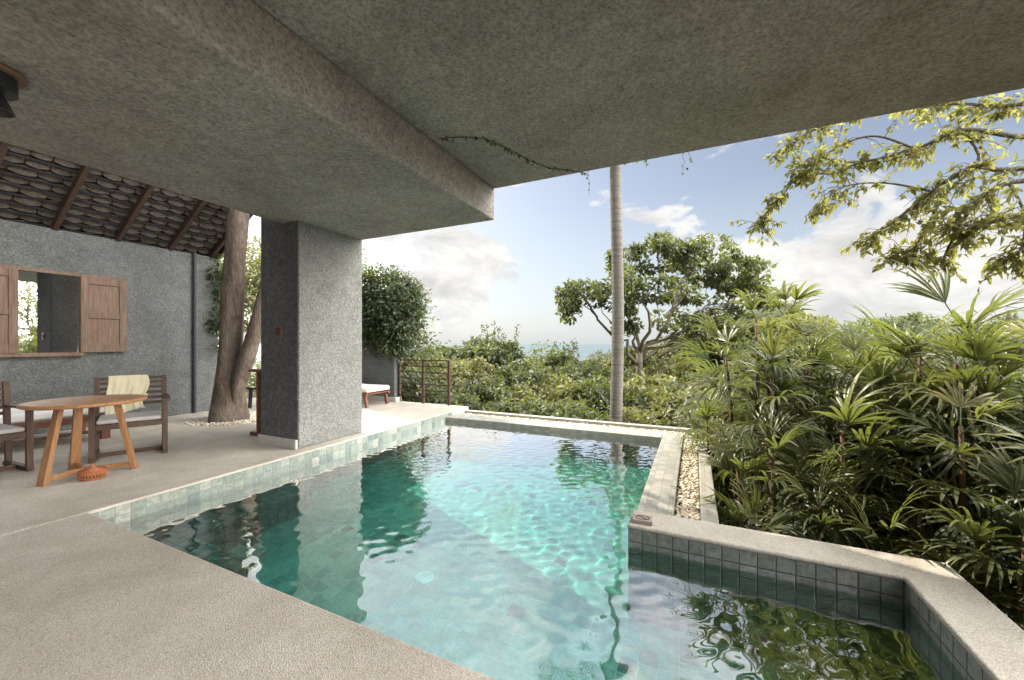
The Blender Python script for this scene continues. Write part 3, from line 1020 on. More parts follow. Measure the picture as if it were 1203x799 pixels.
def make_tree(name, label, cat, base, trunk_top, r, lobes, m, seed, clumps=120, per=26, L=.14, Wd=.06, cr=.3, group=None, bark_='bark_pale', forks=True, shell=.5, droop=.3, r1=None, puff=False):
    g = np.random.default_rng(seed)
    base = Vector(base)
    t = thing(name, label, cat, base, 0, group)
    b0 = np.array(base)
    mb = MB()
    top_ = np.array(trunk_top) - b0
    limb(mb, (0, 0, 0), top_, r, r1 or r * .6, g, .025, 12, 8)
    mb.build('trunk', M[bark_], t, smooth=True, uv=False)
    if forks:
        mb = MB()
        for li, (c, rr) in enumerate(lobes):
            if len(lobes) > 11 and li % 2: continue
            e = np.array(c) - b0
            pts = limb(mb, top_ * g.uniform(.86, 1), e, r * .42, r * .10, g, .05, 7, 7)
            for _ in range(4):
                s = pts[g.integers(3, 7)]
                limb(mb, s, e + unit(g.normal(size=3)) * np.array(rr) * .8, r * .14, r * .04, g, .06, 5, 4)
        mb.build('limbs', M[bark_], t, smooth=True, uv=False)
    lo = [(np.array(c) - b0, rr) for c, rr in lobes]
    V, F, vr = crown(g, lo, clumps, per, L, Wd, cr, droop, shell, puff)
    fast_mesh('foliage', V, F, m, t, vr)
    return t


def lobe(px, py, d, rx, rz, ry=None):
    """lobe centre seen at (px,py) at depth d, radii in metres"""
    return (at(px, py, d)[:], (rx, ry or rx, rz))


# ------------------------------------------------------------------ lady palms beside the pool
def fan(g, L, n, spread, lw, droop):
    """one fan leaf at the origin: petiole along +x, blade leaflets spreading in the xy plane, z up"""
    Vs, Fs = [], []
    k_ = 0
    sg = 6
    for i in range(n):
        a = (i / (n - 1) - .5) * 2 * spread + g.normal(0, .05)
        ll = L * (1 - .28 * abs(i / (n - 1) - .5) * 2) * g.uniform(.88, 1.08)
        dx, dy = math.cos(a), math.sin(a)
        z, slope, rr = 0.0, g.uniform(.0, .35), .0
        row = []
        dd = droop * g.uniform(.6, 1.4)
        for s in range(sg + 1):
            t = s / sg
            wd = lw * (.35, .8, 1.0, 1.0, .9, .62, .10)[s]
            c = np.array([dx * rr, dy * rr, z])
            sv = np.array([-dy, dx, 0])
            row += [c - sv * wd / 2 + (0, 0, wd * .16), c, c + sv * wd / 2 + (0, 0, wd * .16)]
            st_p = ll / sg
            ang = slope - dd * t * t * 1.7
            rr += st_p * math.cos(ang); z += st_p * math.sin(ang)
        Vs += row
        for s in range(sg):
            b = k_ + s * 3
            Fs += [(b, b + 1, b + 4, b + 3), (b + 1, b + 2, b + 5, b + 4)]
        k_ += (sg + 1) * 3
    return np.array(Vs), np.array(Fs)


def fans_on_stem(g, top, n, L, low=.75, nl=(10, 16), lw=.021, young=False):
    """fans spiralling around the upper part of one cane"""
    Vs, Fs, va = [], [], []
    k_ = 0
    top = np.array(top)
    for i in range(n):
        f = i / max(1, n - 1)                     # 0 bottom fan .. 1 spear at the top
        az = i * 2.4 + g.normal(0, .35)
        el = R(-18 + 85 * f ** 1.3 + g.normal(0, 9))
        pl = L * g.uniform(.45, .75) * (1 - .35 * f)
        base = top + np.array([0, 0, -low * (1 - f)])
        dr = np.array([math.cos(az) * math.cos(el), math.sin(az) * math.cos(el), math.sin(el)])
        tip = base + dr * pl
        el2 = el - R(12)
        X = np.array([math.cos(az) * math.cos(el2), math.sin(az) * math.cos(el2), math.sin(el2)])
        Y = np.array([-math.sin(az), math.cos(az), 0])
        rl_ = g.normal(0, .3)
        Zv = np.cross(X, Y)
        Y, Zv = Y * math.cos(rl_) + Zv * math.sin(rl_), Zv * math.cos(rl_) - Y * math.sin(rl_)
        v, fc = fan(g, L * g.uniform(.82, 1.15), int(g.integers(*nl)), R(g.uniform(70, 118)) * (1 - .45 * f), lw * g.uniform(.85, 1.2), .7 + .6 * (1 - f))
        w_ = v[:, :1] * X + v[:, 1:2] * Y + v[:, 2:] * Zv + tip
        Vs.append(w_); Fs.append(fc + k_); k_ += len(w_)
        lv = np.clip(g.normal(.34 + .28 * f, .12), 0, 1)
        va.append(np.full(len(fc), 1.0) if (f < .45 and g.uniform() < .09) else np.clip(g.normal(lv, .06, len(fc)), 0, .97))
        # petiole as a narrow 3-sided strip
        s = Y * .005
        u = Zv * .006
        w_ = np.array([base - s, base + s, base + u, tip - s, tip + s, tip + u])
        Vs.append(w_); Fs.append(np.array([(0, 1, 4, 3), (1, 2, 5, 4), (2, 0, 3, 5)]) + k_); k_ += 6
        va.append(np.full(3, .45))
    return np.concatenate(Vs), np.concatenate(Fs), np.concatenate(va)


def lady_palm(x, y, tops, label, seed, L=.40, nf=10, low=.8, lw=.021, group='lady palms beside the pool'):
    g = np.random.default_rng(seed)
    gz = ground_z(x, y)
    t = thing('lady_palm', label, 'palm', (x, y, gz), 0, group)
    Vs, Fs, va, k_ = [], [], [], 0
    for (dx, dy, z) in tops:
        h = z - gz
        bx, by = dx * .45 + g.normal(0, .04), dy * .45 + g.normal(0, .04)
        pts = [(bx + (dx - bx) * f + g.normal(0, .012), by + (dy - by) * f + g.normal(0, .012), h * f - .05 * (f == 0)) for f in (0, .2, .4, .6, .8, 1)]
        mb = MB(); mb.tube(pts, [.020, .019, .019, .018, .017, .012], 7)
        mb.build('cane', M['cane'], t, smooth=True, uv=False)
        V, F, v = fans_on_stem(g, pts[-1], int(nf * g.uniform(.85, 1.2)), L * g.uniform(.9, 1.1), low * g.uniform(.8, 1.2), (10, 16), lw)
        Vs.append(V); Fs.append(F + k_); k_ += len(V); va.append(v)
    fast_mesh('fronds', np.concatenate(Vs), np.concatenate(Fs), M['leaf_palm'], t, np.concatenate(va))
    return t


# (x, y, height of the tallest cane) with the label of the ones that stand out
palms = [
    (.55, 4.55, 1.55, 'tall sunlit lady palm with a yellow-green rosette behind the stone kerb'),
    (.92, 5.15, 1.66, 'tall lady palm just behind the front sunlit rosette, its brown cane showing'),
    (.35, 5.55, .75, 'short bright lady palm whose fronds hang over the gravel strip'),
    (.62, 3.95, .35, 'low lady palm arching over the stone kerb near the tablet'),
    (1.05, 3.85, .62, 'low lady palm with wide drooping fans behind the middle of the pool wall'),
    (1.45, 4.35, .92, None), (1.55, 5.2, 1.12, None), (1.65, 3.75, .85, 'dark lady palm standing closest behind the corner of the pool wall'),
    (2.05, 4.2, 1.15, None), (2.25, 5.0, 1.36, None), (2.35, 3.55, 1.0, None),
    (2.75, 4.1, 1.28, None), (1.91, 4.4, 1.60, 'tallest lady palm at the right, its spear leaves rising against the sky'),
    (3.1, 4.7, 1.4, None), (1.25, 5.9, 1.1, None), (2.0, 5.9, 1.2, None), (.85, 6.4, .8, None), (3.2, 3.6, 1.1, None),
    (1.62, 3.45, .15, 'short shaded lady palm filling the gap right behind the pool wall'),
    (2.9, 5.7, 1.4, None), (3.7, 4.4, 1.3, None), (1.2, 4.75, .65, None), (1.9, 4.75, .8, None), (.45, 6.15, .45, None),
]
GEN = 'lady palm crowded among the others behind the pool wall'
for i, (x, y, z, lab) in enumerate(palms):
    g = np.random.default_rng(100 + i)
    if x > 1.2: z -= (.30 if x > 1.9 else .12) if 'tallest' not in (lab or '') else .16
    nn = 4 if z > .6 else 3
    bare = x > 1.9 and z > .6
    tops = [(0, 0, z)] + [(g.normal(0, .22), g.normal(0, .22), z - (g.uniform(.1, .4) if bare else g.uniform(.15, .8))) for _ in range(nn + 2 * bare)]
    lady_palm(x, y, tops, lab or GEN, 200 + i, L=g.uniform(.34, .47), nf=12 if bare else 14, low=.7 if bare else .85)
lady_palm(2.2, 2.85, [(0, 0, .48), (.12, .14, .3), (-.05, .1, .05), (.2, -.1, .2)], 'large-leaved lady palm at the right picture edge, nearest the camera', 301, L=.52, nf=12, low=.7, lw=.030)

# ------------------------------------------------------------------ coconut palm
g = np.random.default_rng(21)
cb = at(722, 470, 8.3); gz = ground_z(cb.x, cb.y)
cp = thing('coconut_palm', 'single slim coconut palm trunk rising behind the far coping', 'palm', (cb.x, cb.y, gz))
H = 8.6
pts = [(.085 * math.sin(f * 6) * f + .10 * f, .04 * math.sin(f * 4), H * f) for f in np.linspace(0, 1, 24)]
MB().tube(pts, [.135 - .024 * f + .05 * max(0, .08 - f) * 8 for f in np.linspace(0, 1, 24)], 16).build('trunk', M['bark_coco'], cp, smooth=True, uv=False)
Vs, Fs, va, k_ = [], [], [], 0
for i in range(19):
    az = i * 2.4; el0 = R(g.uniform(-5, 65)); Lr = g.uniform(2.1, 2.7)
    p = np.array(pts[-1]); ang = el0
    rach = []
    for s in range(15):
        rach.append((p.copy(), ang)); st_p = Lr / 14
        p = p + st_p * np.array([math.cos(az) * math.cos(ang), math.sin(az) * math.cos(ang), math.sin(ang)])
        ang -= R(7.5)
    Y = np.array([-math.sin(az), math.cos(az), 0])
    for s in range(1, 15):
        (p0, a0) = rach[s]
        X = np.array([math.cos(az) * math.cos(a0), math.sin(az) * math.cos(a0), math.sin(a0)]); Zv = np.cross(X, Y)
        pp = rach[s - 1][0]
        w_ = np.array([pp - Y * .012, pp + Y * .012, p0 + Y * .01, p0 - Y * .01]); Vs.append(w_); Fs.append(np.array([(0, 1, 2, 3)]) + k_); k_ += 4; va.append(np.array([.6]))
        for h_ in (0, .5):
            for sd in (-1, 1):
                b_ = pp + (p0 - pp) * h_
                ll = .62 * math.sin(math.pi * (.12 + .8 * s / 15)) ** .7
                d1 = unit(X * .55 + Y * sd * .8 + Zv * .1); d2 = unit(X * .5 + Y * sd * .55 - np.array([0, 0, .75]))
                m_ = b_ + d1 * ll * .5; e_ = m_ + d2 * ll * .55; q_ = X * .02
                w_ = np.array([b_ - q_, b_ + q_, m_ + q_, m_ - q_, e_ + q_ * .2, e_ - q_ * .2]); Vs.append(w_); Fs.append(np.array([(0, 1, 2, 3), (3, 2, 4, 5)]) + k_); k_ += 6
                va.append(np.full(2, np.clip(g.normal(.5, .15), 0, 1)))
fast_mesh('fronds', np.concatenate(Vs), np.concatenate(Fs), M['leaf_coco'], cp, np.concatenate(va))

# ------------------------------------------------------------------ wide tree in the middle distance
d_ = 15
make_tree('spreading_tree', 'wide spreading tree with flat layered crown behind the coconut trunk', 'tree', at(750, 560, d_) - Vector((0, 0, 0)), at(751, 412, d_), .19,
          [lobe(685, 345, d_, .75, .4), lobe(718, 332, d_ - 1, .7, .4), lobe(738, 305, d_ + .5, .7, .45), lobe(778, 298, d_, .9, .5, 1.1), lobe(822, 300, d_, 1.0, .5, 1.2), lobe(858, 322, d_, .95, .5, 1.1),
           lobe(878, 348, d_, .75, .4), lobe(815, 342, d_ + 1, .85, .4), lobe(770, 338, d_ - 1, .65, .35), lobe(730, 358, d_, .5, .25), lobe(880, 335, d_, .5, .35), lobe(672, 362, d_, .5, .3), lobe(850, 378, d_, .9, .45), lobe(800, 378, d_, .8, .35), lobe(742, 385, d_, .5, .3), lobe(668, 352, d_, .45, .25)],
          M['leaf_tree'], 31, clumps=190, per=52, L=.23, Wd=.12, cr=.34, shell=.55, puff=True)

# ------------------------------------------------------------------ shrubs and trees on the slope
SH = 'shrubs and trees on the slope'
def bush(name, label, px, ptop, d, wd, hgt, m, seed, clumps=150, per=24, L=.13, Wd=.06, cr=.24, lob=6, shoots=0):
    g = np.random.default_rng(seed)
    c = at(px, ptop, d)
    gz = ground_z(c.x, c.y)
    top = c.z
    lo = [((c.x, c.y, top - hgt * .36), (wd * .34, wd * .34, hgt * .33))]
    for _ in range(lob):
        a_ = g.uniform(0, 6.28); rr = g.uniform(.2, .42) * wd
        rx = wd * g.uniform(.16, .27)
        lo.append(((c.x + math.cos(a_) * rr, c.y + math.sin(a_) * rr, top - rx - g.uniform(0, .5) * hgt * rr / (.42 * wd)), (rx, rx, rx * .85)))
    q_ = g.uniform(.75, 1.45); L *= q_; Wd *= q_ * g.uniform(.8, 1.2); per = int(per / q_ ** 1.3); cr *= g.uniform(.8, 1.3)
    t = make_tree(name, label, 'tree' if name.endswith('tree') else 'shrub', (c.x, c.y, gz - .1), (c.x, c.y, max(gz + .3, top - hgt * .75)), .03 + .02 * hgt, lo, M[m], seed, clumps, per, L, Wd, cr, SH, 'bark_pale', True, .85, puff=True)
    if shoots:
        g = np.random.default_rng(seed + 5000)
        mb = MB(); P, D, U = [], [], []
        b0 = np.array((c.x, c.y, gz - .1))
        for _ in range(shoots):
            p0 = np.array((c.x + g.uniform(-.35, .35) * wd, c.y + g.uniform(-.3, .3) * wd, top - .25 * hgt))
            p1 = p0 + (g.normal() * .18, g.normal() * .18, .25 * hgt + g.uniform(.2, .75))
            mb.tube([p0 - b0, (p0 + p1) / 2 - b0 + g.normal(size=3) * .03, p1 - b0], [.012, .009, .005], 4)
            for _l in range(26):
                t_ = g.uniform(.45, 1.03)
                P.append(p0 + (p1 - p0) * t_ - b0 + g.normal(size=3) * .05); D.append(unit(g.normal(size=3) + (0, 0, .2))); U.append(unit(g.normal(size=3) + (0, 0, 1)))
        mb.build('shoots', M['bark_pale'], t, uv=False)
        V, F, fp = leaves(np.array(P), np.array(D), np.array(U), g.uniform(.1, .17, len(P)), g.uniform(.06, .09, len(P)))
        fast_mesh('shoot_leaves', V, F, M[m], t, np.repeat(g.uniform(.1, .7, len(P)), fp))
    return t

near = [
    (520, 424, 15.0, 2.4, 3.0, 'leaf_olive', None),
    (600, 432, 19.0, 2.8, 3.6, 'leaf_bush', None),
    (632, 434, 17.0, 2.4, 3.2, 'leaf_yellow', None),
    (592, 424, 24.0, 3.0, 4.4, 'leaf_olive', None),
    (675, 430, 21.0, 3.0, 4.0, 'leaf_bush', None),
    (705, 424, 20.0, 2.8, 3.8, 'leaf_olive', None),
    (728, 420, 24.0, 3.2, 4.4, 'leaf_bush', None),
    (775, 415, 19.0, 2.8, 3.6, 'leaf_yellow', None),
    (560, 428, 14.0, 2.4, 2.6, 'leaf_yellow', None),
    (790, 405, 23.0, 3.2, 4.4, 'leaf_olive', None),
    (515, 415, 20.0, 3.0, 3.8, 'leaf_bush', None),
    (645, 428, 26.0, 3.4, 4.6, 'leaf_far', None),

    (505, 424, 12.5, 2.4, 2.4, 'leaf_yellow', 'yellow-green shrub right behind the iron railing'),
    (548, 412, 16, 3.0, 3.2, 'leaf_bush', 'dark shrub with an uneven top just right of the railing'),
    (575, 406, 17, 2.4, 3.0, 'leaf_bush', 'dark shrub whose upright shoots reach above the sea line'),
    (570, 450, 11.5, 2.6, 2.4, 'leaf_bush', 'low dark shrub in front of the railing-side shrubs'),
    (615, 432, 13, 2.6, 2.6, 'leaf_bush', 'rounded green shrub below the strip of sea'),
    (648, 446, 11.5, 2.4, 2.2, 'leaf_yellow', 'pale yellow-green shrub left of the coconut trunk'),
    (660, 424, 18, 2.4, 3.4, 'leaf_bush', 'shrub with thin shoots against the sea, left of the coconut trunk'),
    (690, 432, 15, 2.6, 3.0, 'leaf_bush', 'green shrub directly left of the coconut trunk'),
    (700, 455, 11, 2.0, 1.8, 'leaf_bush', 'low green shrub at the foot of the coconut trunk'),
    (765, 452, 11, 2.4, 2.0, 'leaf_yellow', 'bright yellow-green shrub below the spreading tree'),
    (735, 420, 17, 3.0, 3.2, 'leaf_olive', None),
    (800, 430, 13, 2.2, 2.6, 'leaf_yellow', 'tall pale shrub between the spreading tree and the palms'),
    (815, 400, 19, 3.0, 3.8, 'leaf_bush', None), (850, 395, 17, 2.8, 3.6, 'leaf_bush', None), (835, 440, 10, 1.8, 2.2, 'leaf_bush', None),
    (900, 360, 20, 3.2, 4.4, 'leaf_tree', 'small dark tree right of the spreading tree crown'), (940, 372, 17, 2.6, 3.8, 'leaf_yellow', 'light reddish-tipped tree above the sunlit palms'),
    (985, 388, 22, 4, 4.0, 'leaf_far', None), (1030, 380, 24, 4.2, 4.2, 'leaf_far', 'pale grey-green tree rising between the two tall palms'), (1075, 376, 26, 4, 4.4, 'leaf_far', None),
    (1130, 385, 22, 4, 4, 'leaf_far', None), (1190, 380, 20, 4, 4.2, 'leaf_far', None), (1250, 375, 20, 4, 4.2, 'leaf_far', None),
    (960, 405, 14, 3, 3, 'leaf_olive', None), (1080, 405, 13, 3, 3.2, 'leaf_bush', None), (1180, 410, 11, 3, 3.2, 'leaf_bush', None),
    (530, 470, 9.6, 1.6, 1.2, 'leaf_bush', 'low leafy shrub right at the far pool corner'), (610, 478, 9.2, 1.8, 1.0, 'leaf_bush', None), (680, 485, 8.8, 1.6, .9, 'leaf_bush', None), (770, 487, 8.6, 1.7, .9, 'leaf_yellow', None), (825, 470, 8.2, 1.3, 1.2, 'leaf_yellow', 'bright low shrub at the far end of the gravel strip'),
    (480, 440, 10.5, 2.0, 2.0, 'leaf_bush', 'green shrub seen through the bars of the railing'),
]
GEN2 = 'leafy tree or shrub among many on the slope behind the pool'
for i, (px, pt, d, wd, hg, m, lab) in enumerate(near):
    far = d > 15
    bush('small_tree' if hg > 3.3 else 'shrub', lab or GEN2, px, pt - 6, d, wd * 1.12, hg, m, 400 + i, clumps=int(60 + wd * hg * 6), per=62, L=.15 if not far else .2, Wd=.08 if not far else .105, cr=.25 if not far else .34, lob=8, shoots=9 if 'shoots' in (lab or '') else 0)

# woods further down the slope
g = np.random.default_rng(77)
Vs, Fs, va, k_ = [], [], [], 0
for i in range(150):
    d = g.uniform(26, 75); px = g.uniform(-700, 1900)
    py = 412 + g.uniform(-3, 12) + (0 if px < 720 else -18 * min(1, (px - 720) / 250))
    c = np.array(at(px, py, d)); s = d / 26
    gz = ground_z(c[0], c[1])
    lo = []
    for j in range(6):
        rr = g.uniform(.9, 1.7) * s ** .5
        lo.append((c + g.normal(size=3) * (1.3 * s ** .5, 1.0, .5) - (0, 0, rr + .6 * j * .5), (rr, rr, rr * .8)))
    V, F, v = crown(g, lo, 70, 16, .32 * s ** .6, .17 * s ** .6, .4, .3, .5)
    Vs.append(V); Fs.append(F + k_); k_ += len(V); va.append(v)
o = fast_mesh('distant_woods', np.concatenate(Vs), np.concatenate(Fs), M['leaf_far'], None, np.concatenate(va)); tag(o, kind='stuff')

# ground cover that hides the bare slope behind the kerb and below the palms
g = np.random.default_rng(78)
n = 12000
P = np.stack([g.uniform(-9, 7, n), g.uniform(7.0, 9.4, n), np.zeros(n)], 1)
m_ = 9000
P = np.concatenate([P, np.stack([g.uniform(.3, 7, m_), g.uniform(2.2, 7, m_), np.zeros(m_)], 1)])
P = P[~((P[:, 0] < 1.5) & (P[:, 1] < 3.4))]
n = len(P)
P[:, 2] = [ground_z(x, y) for x, y, _ in P]
P[:, 2] += np.abs(g.normal(0, .16, n))
D = unit(g.normal(size=(n, 3)) * (1, 1, .4) + (0, 0, .35)); U = unit(g.normal(size=(n, 3)) * .4 + (0, 0, 1))
V, F, fp = leaves(P, D, U, g.uniform(.10, .24, n), g.uniform(.04, .09, n))
o = fast_mesh('ground_cover', V, F, M['leaf_bush'], None, np.repeat(np.clip(g.normal(.5, .2, n), 0, 1), fp)); tag(o, kind='stuff')

# ------------------------------------------------------------------ overhanging tree at the upper right
g = np.random.default_rng(55)
ob = Vector((6.3, 7.6, ground_z(6.3, 7.6)))
ot = thing('overhanging_tree', 'broad-leaved tree reaching in from the right with yellowing sunlit leaves', 'tree', ob)
b0 = np.array(ob)
fork = np.array((5.9, 7.4, 2.4)) - b0
mb = MB(); limb(mb, (0, 0, 0), fork, .2, .15, g, .02, 12, 7); mb.build('trunk', M['bark_pale'], ot, smooth=True, uv=False)
br = [
    [(1250, 110, 5.5), (1170, 98, 5.7), (1090, 108, 5.9), (1020, 128, 6.1), (960, 150, 6.3), (925, 175, 6.4)],
    # px,py,depth polylines, thickness
    [(1250, 165, 5.4), (1190, 160, 5.5), (1130, 153, 5.6), (1075, 175, 5.8), (1010, 190, 6.0), (960, 185, 6.1)],
    [(1250, 195, 5.2), (1180, 200, 5.3), (1140, 197, 5.4), (1095, 225, 5.6), (1050, 260, 5.8), (1020, 280, 5.9)],
    [(1250, 215, 5.0), (1185, 215, 5.1), (1145, 240, 5.3), (1120, 280, 5.5), (1105, 310, 5.6)],
    [(1130, 153, 5.6), (1150, 190, 5.5), (1110, 230, 5.6), (1075, 290, 5.7), (1060, 295, 5.7)],
    [(1075, 175, 5.8), (1030, 160, 5.9), (990, 170, 6.1), (945, 200, 6.3), (915, 235, 6.4), (890, 262, 6.5)],
    [(1095, 225, 5.6), (1040, 215, 5.8), (990, 220, 6.0), (960, 245, 6.1)],
    [(1250, 260, 4.9), (1190, 255, 5.0), (1150, 265, 5.2), (1110, 262, 5.4)],
    [(1250, 120, 5.4), (1180, 125, 5.6), (1130, 122, 5.8), (1085, 125, 6.0)],
    [(1010, 190, 6.0), (975, 205, 6.1), (940, 195, 6.2)],
    [(1185, 215, 5.1), (1203, 250, 5.0), (1200, 290, 5.0), (1185, 305, 5.1)],
]
mb = MB()
tw = mb
fork_w = fork + b0
Ps, Ds, Us, vr = [], [], [], []
for bi, pl in enumerate(br):
    wp = [np.array(at(*p)) for p in pl]
    if pl[0][0] >= 1250:
        wp = [fork_w, (fork_w * .5 + wp[0] * .5) + np.array([0, 0, .15])] + wp
    # resample smoothly
    pts = []
    for i in range(len(wp) - 1):
        a_, b_ = wp[max(i - 1, 0)], wp[min(i + 2, len(wp) - 1)]
        for s in range(5):
            t = s / 5
            p0, p1 = wp[i], wp[i + 1]; m0, m1 = (p1 - a_) * .5, (b_ - p0) * .5
            pts.append((2 * t**3 - 3 * t * t + 1) * p0 + (t**3 - 2 * t * t + t) * m0 + (-2 * t**3 + 3 * t * t) * p1 + (t**3 - t * t) * m1)
    pts.append(wp[-1])
    nP = len(pts)
    r0 = .052 if pl[0][0] >= 1250 else .018
    mb.tube([p - b0 for p in pts], [r0 * (1 - .82 * i / nP) for i in range(nP)], 7)
    # twigs with leaves along the outer part
    for i in range(nP):
        f = i / nP
        pxx = pts[i]
        if pl[0][0] >= 1250 and i < 9: continue
        for _ in range(1 if f < .45 else 4):
            if g.uniform() < .22: continue
            dr = unit((pts[min(i + 1, nP - 1)] - pts[max(i - 1, 0)]) * 6 + g.normal(size=3) * (.9, .9, .6) + (0, 0, -.15))
            ln = g.uniform(.12, .42)
            q1 = pxx + dr * ln * .6 + (0, 0, .02); q2 = pxx + dr * ln - np.array([0, 0, .06])
            tw.tube([pxx - b0, q1 - b0, q2 - b0], [.005, .004, .0025], 4)
            nl = g.integers(5, 11)
            for _l in range(nl):
                t = g.uniform(.25, 1.05)
                Ps.append(pxx + (q2 - pxx) * t + g.normal(size=3) * .012)
                Ds.append(unit(dr * .6 + g.normal(size=3) * .75 + (0, 0, -.45)))
                Us.append(unit(g.normal(size=3) * .45 + (0, 0, 1)))
                vr.append(np.clip(g.normal(.45, .2), 0, .96) if g.uniform() > .006 else 1)
mb.build('limbs', M['bark_pale'], ot, smooth=True, uv=False)
P, D, U = (np.array(q_) for q_ in (Ps, Ds, Us))
V, F, fp = leaves(P - b0, D, U, g.uniform(.08, .155, len(P)), g.uniform(.042, .072, len(P)))
fast_mesh('foliage', V, F, M['leaf_over'], ot, np.repeat(np.array(vr), fp))

# ------------------------------------------------------------------ twin-trunked tree by the left wall
g = np.random.default_rng(61)
tt = thing('twin_trunk_tree', 'thick twin-trunked tree growing out of the deck by the blue-grey wall', 'tree', (-7.25, 4.02, 0))
mb = MB()
def fat(pts, rad, n=22, bumps=.07, seed=0):
    q_ = np.random.default_rng(seed)
    m0 = len(mb.v)
    P_, R_ = [], []
    for i in range(len(pts) - 1):
        for s in range(6):
            t = s / 6
            P_.append(np.array(pts[i]) * (1 - t) + np.array(pts[i + 1]) * t); R_.append(rad[i] * (1 - t) + rad[i + 1] * t)
    P_.append(np.array(pts[-1])); R_.append(rad[-1])
    mb.tube(P_, R_, n)
    ph = q_.uniform(0, 6.28, 5)
    for j in range(len(P_)):
        for k2 in range(n):
            a = 2 * math.pi * k2 / n
            z = P_[j][2]
            f = 1 + bumps * (math.sin(3 * a + z * 1.3 + ph[0]) + .7 * math.sin(5 * a - z * 2.1 + ph[1]) + .5 * math.sin(2 * a + z * 4 + ph[2])) + q_.normal(0, .018)
            f += .22 * max(0, .35 - z) * (1 + math.sin(4 * a + ph[3]))
            v = Vector(mb.v[m0 + j * n + k2]); c = Vector(P_[j])
            mb.v[m0 + j * n + k2] = tuple(c + (v - c) * f)
fat([(-.02, 0, -.05), (0, 0, .4), (.02, .02, 1.2), (.06, .05, 2.2), (.10, .08, 3.3), (.2, .1, 4.8), (.3, .2, 6.0)], [.29, .225, .178, .166, .155, .13, .08], 24, .06, 1)
fat([(.10, .02, .2), (.22, .05, .7), (.36, .12, 1.2), (.50, .2, 1.8), (.72, .3, 2.7), (1.0, .5, 4.0), (1.2, .6, 5.2)], [.10, .125, .118, .108, .10, .08, .05], 18, .06, 2)
mb.build('trunk', M['bark'], tt, smooth=True, uv=False)
b0 = np.array((-7.25, 4.02, 0))
V, F, vr = crown(g, [((.3, .3, 6.2), (1.3, 1.3, .8)), ((1.4, .7, 5.6), (1.1, 1.0, .6)), ((-.7, .1, 5.8), (1.0, 1.0, .6))], 220, 24, .16, .07, .28)
fast_mesh('foliage', V, F, M['leaf_tree'], tt, vr)

def ivy(name, label, cat, spots, m, seed, n, L, Wd, jit):
    """leaf mat hugging the ellipsoid lobes in spots"""
    g = np.random.default_rng(seed)
    V, F, vr = crown(g, spots, n, 20, L, Wd, jit, .5, .75)
    return V, F, vr
g = np.random.default_rng(62)
V, F, vr = crown(g, [((-8.5, 4.62, 1.9), (.12, .14, .75)), ((-8.45, 4.66, 2.6), (.12, .2, .4))], 60, 18, .09, .06, .09, .5)
o = fast_mesh('ivy', V, F, M['leaf_vine'], None, vr); tag(o, 'dark ivy hanging on the end of the blue-grey wall', 'ivy', None, 'thing')

# vine heaped over the end of the garden wall
vt = thing('climbing_vine', 'dense rounded climbing vine heaped over the end of the garden wall', 'climbing plant', (-6.6, 6.88, 1.42))
mb = MB(); g = np.random.default_rng(63)
for _ in range(9):
    limb(mb, (g.uniform(-.6, .4), .05, -.1), (g.uniform(-.9, .8), g.uniform(-.15, .3), g.uniform(.5, 1.1)), .025, .008, g, .1, 6, 6)
mb.build('stems', M['bark'], vt, smooth=True, uv=False)
V, F, vr = crown(g, [((.12, -.02, .85), (.98, .52, .72)), ((-.7, .05, .95), (.75, .5, .62)), ((.55, -.05, .45), (.58, .42, .55)), ((-.45, -.02, .35), (.7, .36, .42)), ((.55, -.06, .0), (.26, .24, .38)), ((.1, -.06, -.05), (.35, .2, .25))], 900, 24, .085, .06, .09, .75, .74)
fast_mesh('foliage', V, F, M['leaf_vine'], vt, vr)

# garden trees beyond the garden wall on the left
for i, (x, y, top, wd, m, lab) in enumerate([
    (-11.2, 8.2, 5.2, 3.6, 'leaf_yellow', 'sunlit yellow-green tree beyond the garden wall, seen beside the twin trunk'),
    (-9.2, 9.6, 3.4, 3.0, 'leaf_bush', 'green tree beyond the garden wall, lower than its yellow-green neighbour'),
    (-13.0, 6.2, 5.0, 3.6, 'leaf_bush', 'green tree behind the left house wall, glimpsed under the roof edge'),
    (9.0, 6.6, 6.2, 6.0, 'leaf_yellow', 'yellow-green tree beyond the palms, showing in the wall mirror')]):
    g = np.random.default_rng(500 + i)
    lo = [((x + g.normal() * wd * .2, y + g.normal() * wd * .2, top - wd * g.uniform(.25, .85)), (wd * .34, wd * .34, wd * .26)) for _ in range(8)]
    make_tree('garden_tree', lab, 'tree', (x, y, ground_z(x, y)), (x, y, top - wd * .7), .11, lo, M[m], 510 + i, 330, 24, .16, .075, .25, 'trees beyond the garden wall')

# bare tree at the far right
g = np.random.default_rng(91)
c = at(1190, 420, 17); bt_ = thing('bare_tree', 'leafless grey tree above the palms at the right picture edge', 'tree', (c.x, c.y, ground_z(c.x, c.y)))
mb = MB(); h0 = c.z + .7 - ground_z(c.x, c.y)
limb(mb, (0, 0, 0), (0, 0, h0), .07, .04, g, .02, 8, 6); mb.build('trunk', M['bark_pale'], bt_, smooth=True, uv=False)
mb = MB()
def grow(p, dr, ln, r, lev):
    e = p + dr * ln
    mb.tube([p, p + dr * ln * .5 + g.normal(size=3) * ln * .05, e], [r, r * .8, r * .6], 4)
    if lev:
        for _ in range(3):
            grow(p + dr * ln * g.uniform(.4, 1), unit(dr + g.normal(size=3) * .55 + (0, 0, .12)), ln * .68, r * .6, lev - 1)
for _ in range(5): grow(np.array((0, 0, h0 - .3)), unit(g.normal(size=3) * (1, 1, .3) + (0, 0, .8)), .95, .022, 4)
mb.build('branches', M['bark_pale'], bt_, uv=False)

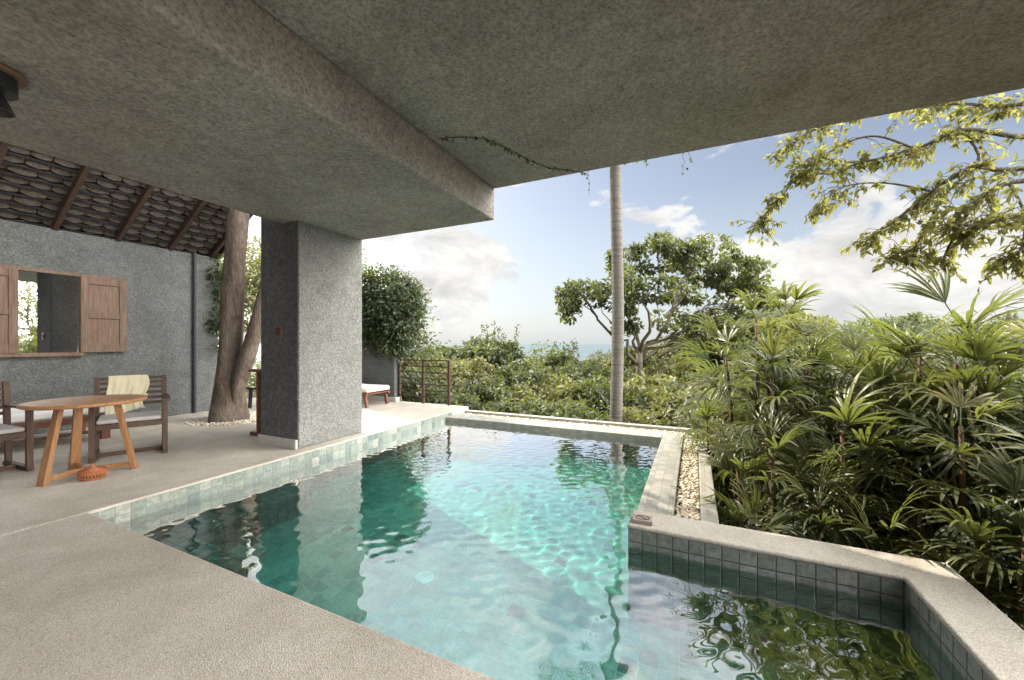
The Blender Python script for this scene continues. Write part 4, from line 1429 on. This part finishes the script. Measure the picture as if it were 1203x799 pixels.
# creeper on the ceiling and its hanging ends
def creeper(name, label, pts, hang, seed, leafy):
    g = np.random.default_rng(seed)
    o = thing(name, label, 'creeper', pts[0], 0, 'creepers on the roof slab')
    b = np.array(pts[0]); mb = MB()
    mb.tube([np.array(p) - b for p in pts], .0035, 5)
    for h in hang: mb.tube([np.array(p) - b for p in h], .002, 5)
    mb.build('stem', M['dark_wood'], o, uv=False)
    P = []
    for pl, den in [(pts, leafy)] + [(h, 26) for h in hang]:
        for a_, b_ in zip(pl[:-1], pl[1:]):
            a_, b_ = np.array(a_), np.array(b_)
            for _ in range(max(1, int(np.linalg.norm(b_ - a_) * den))): P.append(a_ + (b_ - a_) * g.uniform() + g.normal(size=3) * .009 * (1, 1, .3))
    P = np.array(P) - b; n = len(P)
    D = unit(g.normal(size=(n, 3)) * (1, 1, .5) + (0, 0, -.5)); U = unit(g.normal(size=(n, 3)) + (0, 0, .6))
    V, F, fp = leaves(P, D, U, g.uniform(.025, .05, n), g.uniform(.02, .04, n))
    fast_mesh('leaves', V, F, M['leaf_vine'], o, np.repeat(g.uniform(.2, .8, n), fp))
def ceil_pt(px, py, z=3.193):
    v = (404 - py) / FPX
    return at(px, py, (z - EYE) / v)[:]
pl = [ceil_pt(*p) for p in ((515, 163), (545, 161), (570, 163), (595, 174), (620, 188), (645, 198), (668, 200))]
e = (pl[-1][0] + .16, 4.275, 3.19)
creeper('creeper', 'thin creeper crossing the underside of the roof slab, its end hanging beside the coconut trunk', pl + [e, (e[0] + .03, 4.28, 3.22)], [[e, (e[0] + .03, 4.29, 3.09), (e[0] + .02, 4.29, 2.95)]], 71, 34)
q1 = (-.32, 4.275, 3.3)
creeper('creeper', 'short leafy creeper end hanging over the roof edge right of the coconut trunk', [(-.75, 4.275, 3.24), (-.5, 4.275, 3.23), q1, (0.02, 4.275, 3.22)], [[(-.45, 4.28, 3.22), (-.46, 4.29, 3.14)], [(-.12, 4.275, 3.23), (-.09, 4.29, 3.12), (-.12, 4.29, 3.0)], [(-.06, 4.275, 3.23), (-.02, 4.29, 3.10)]], 72, 22)
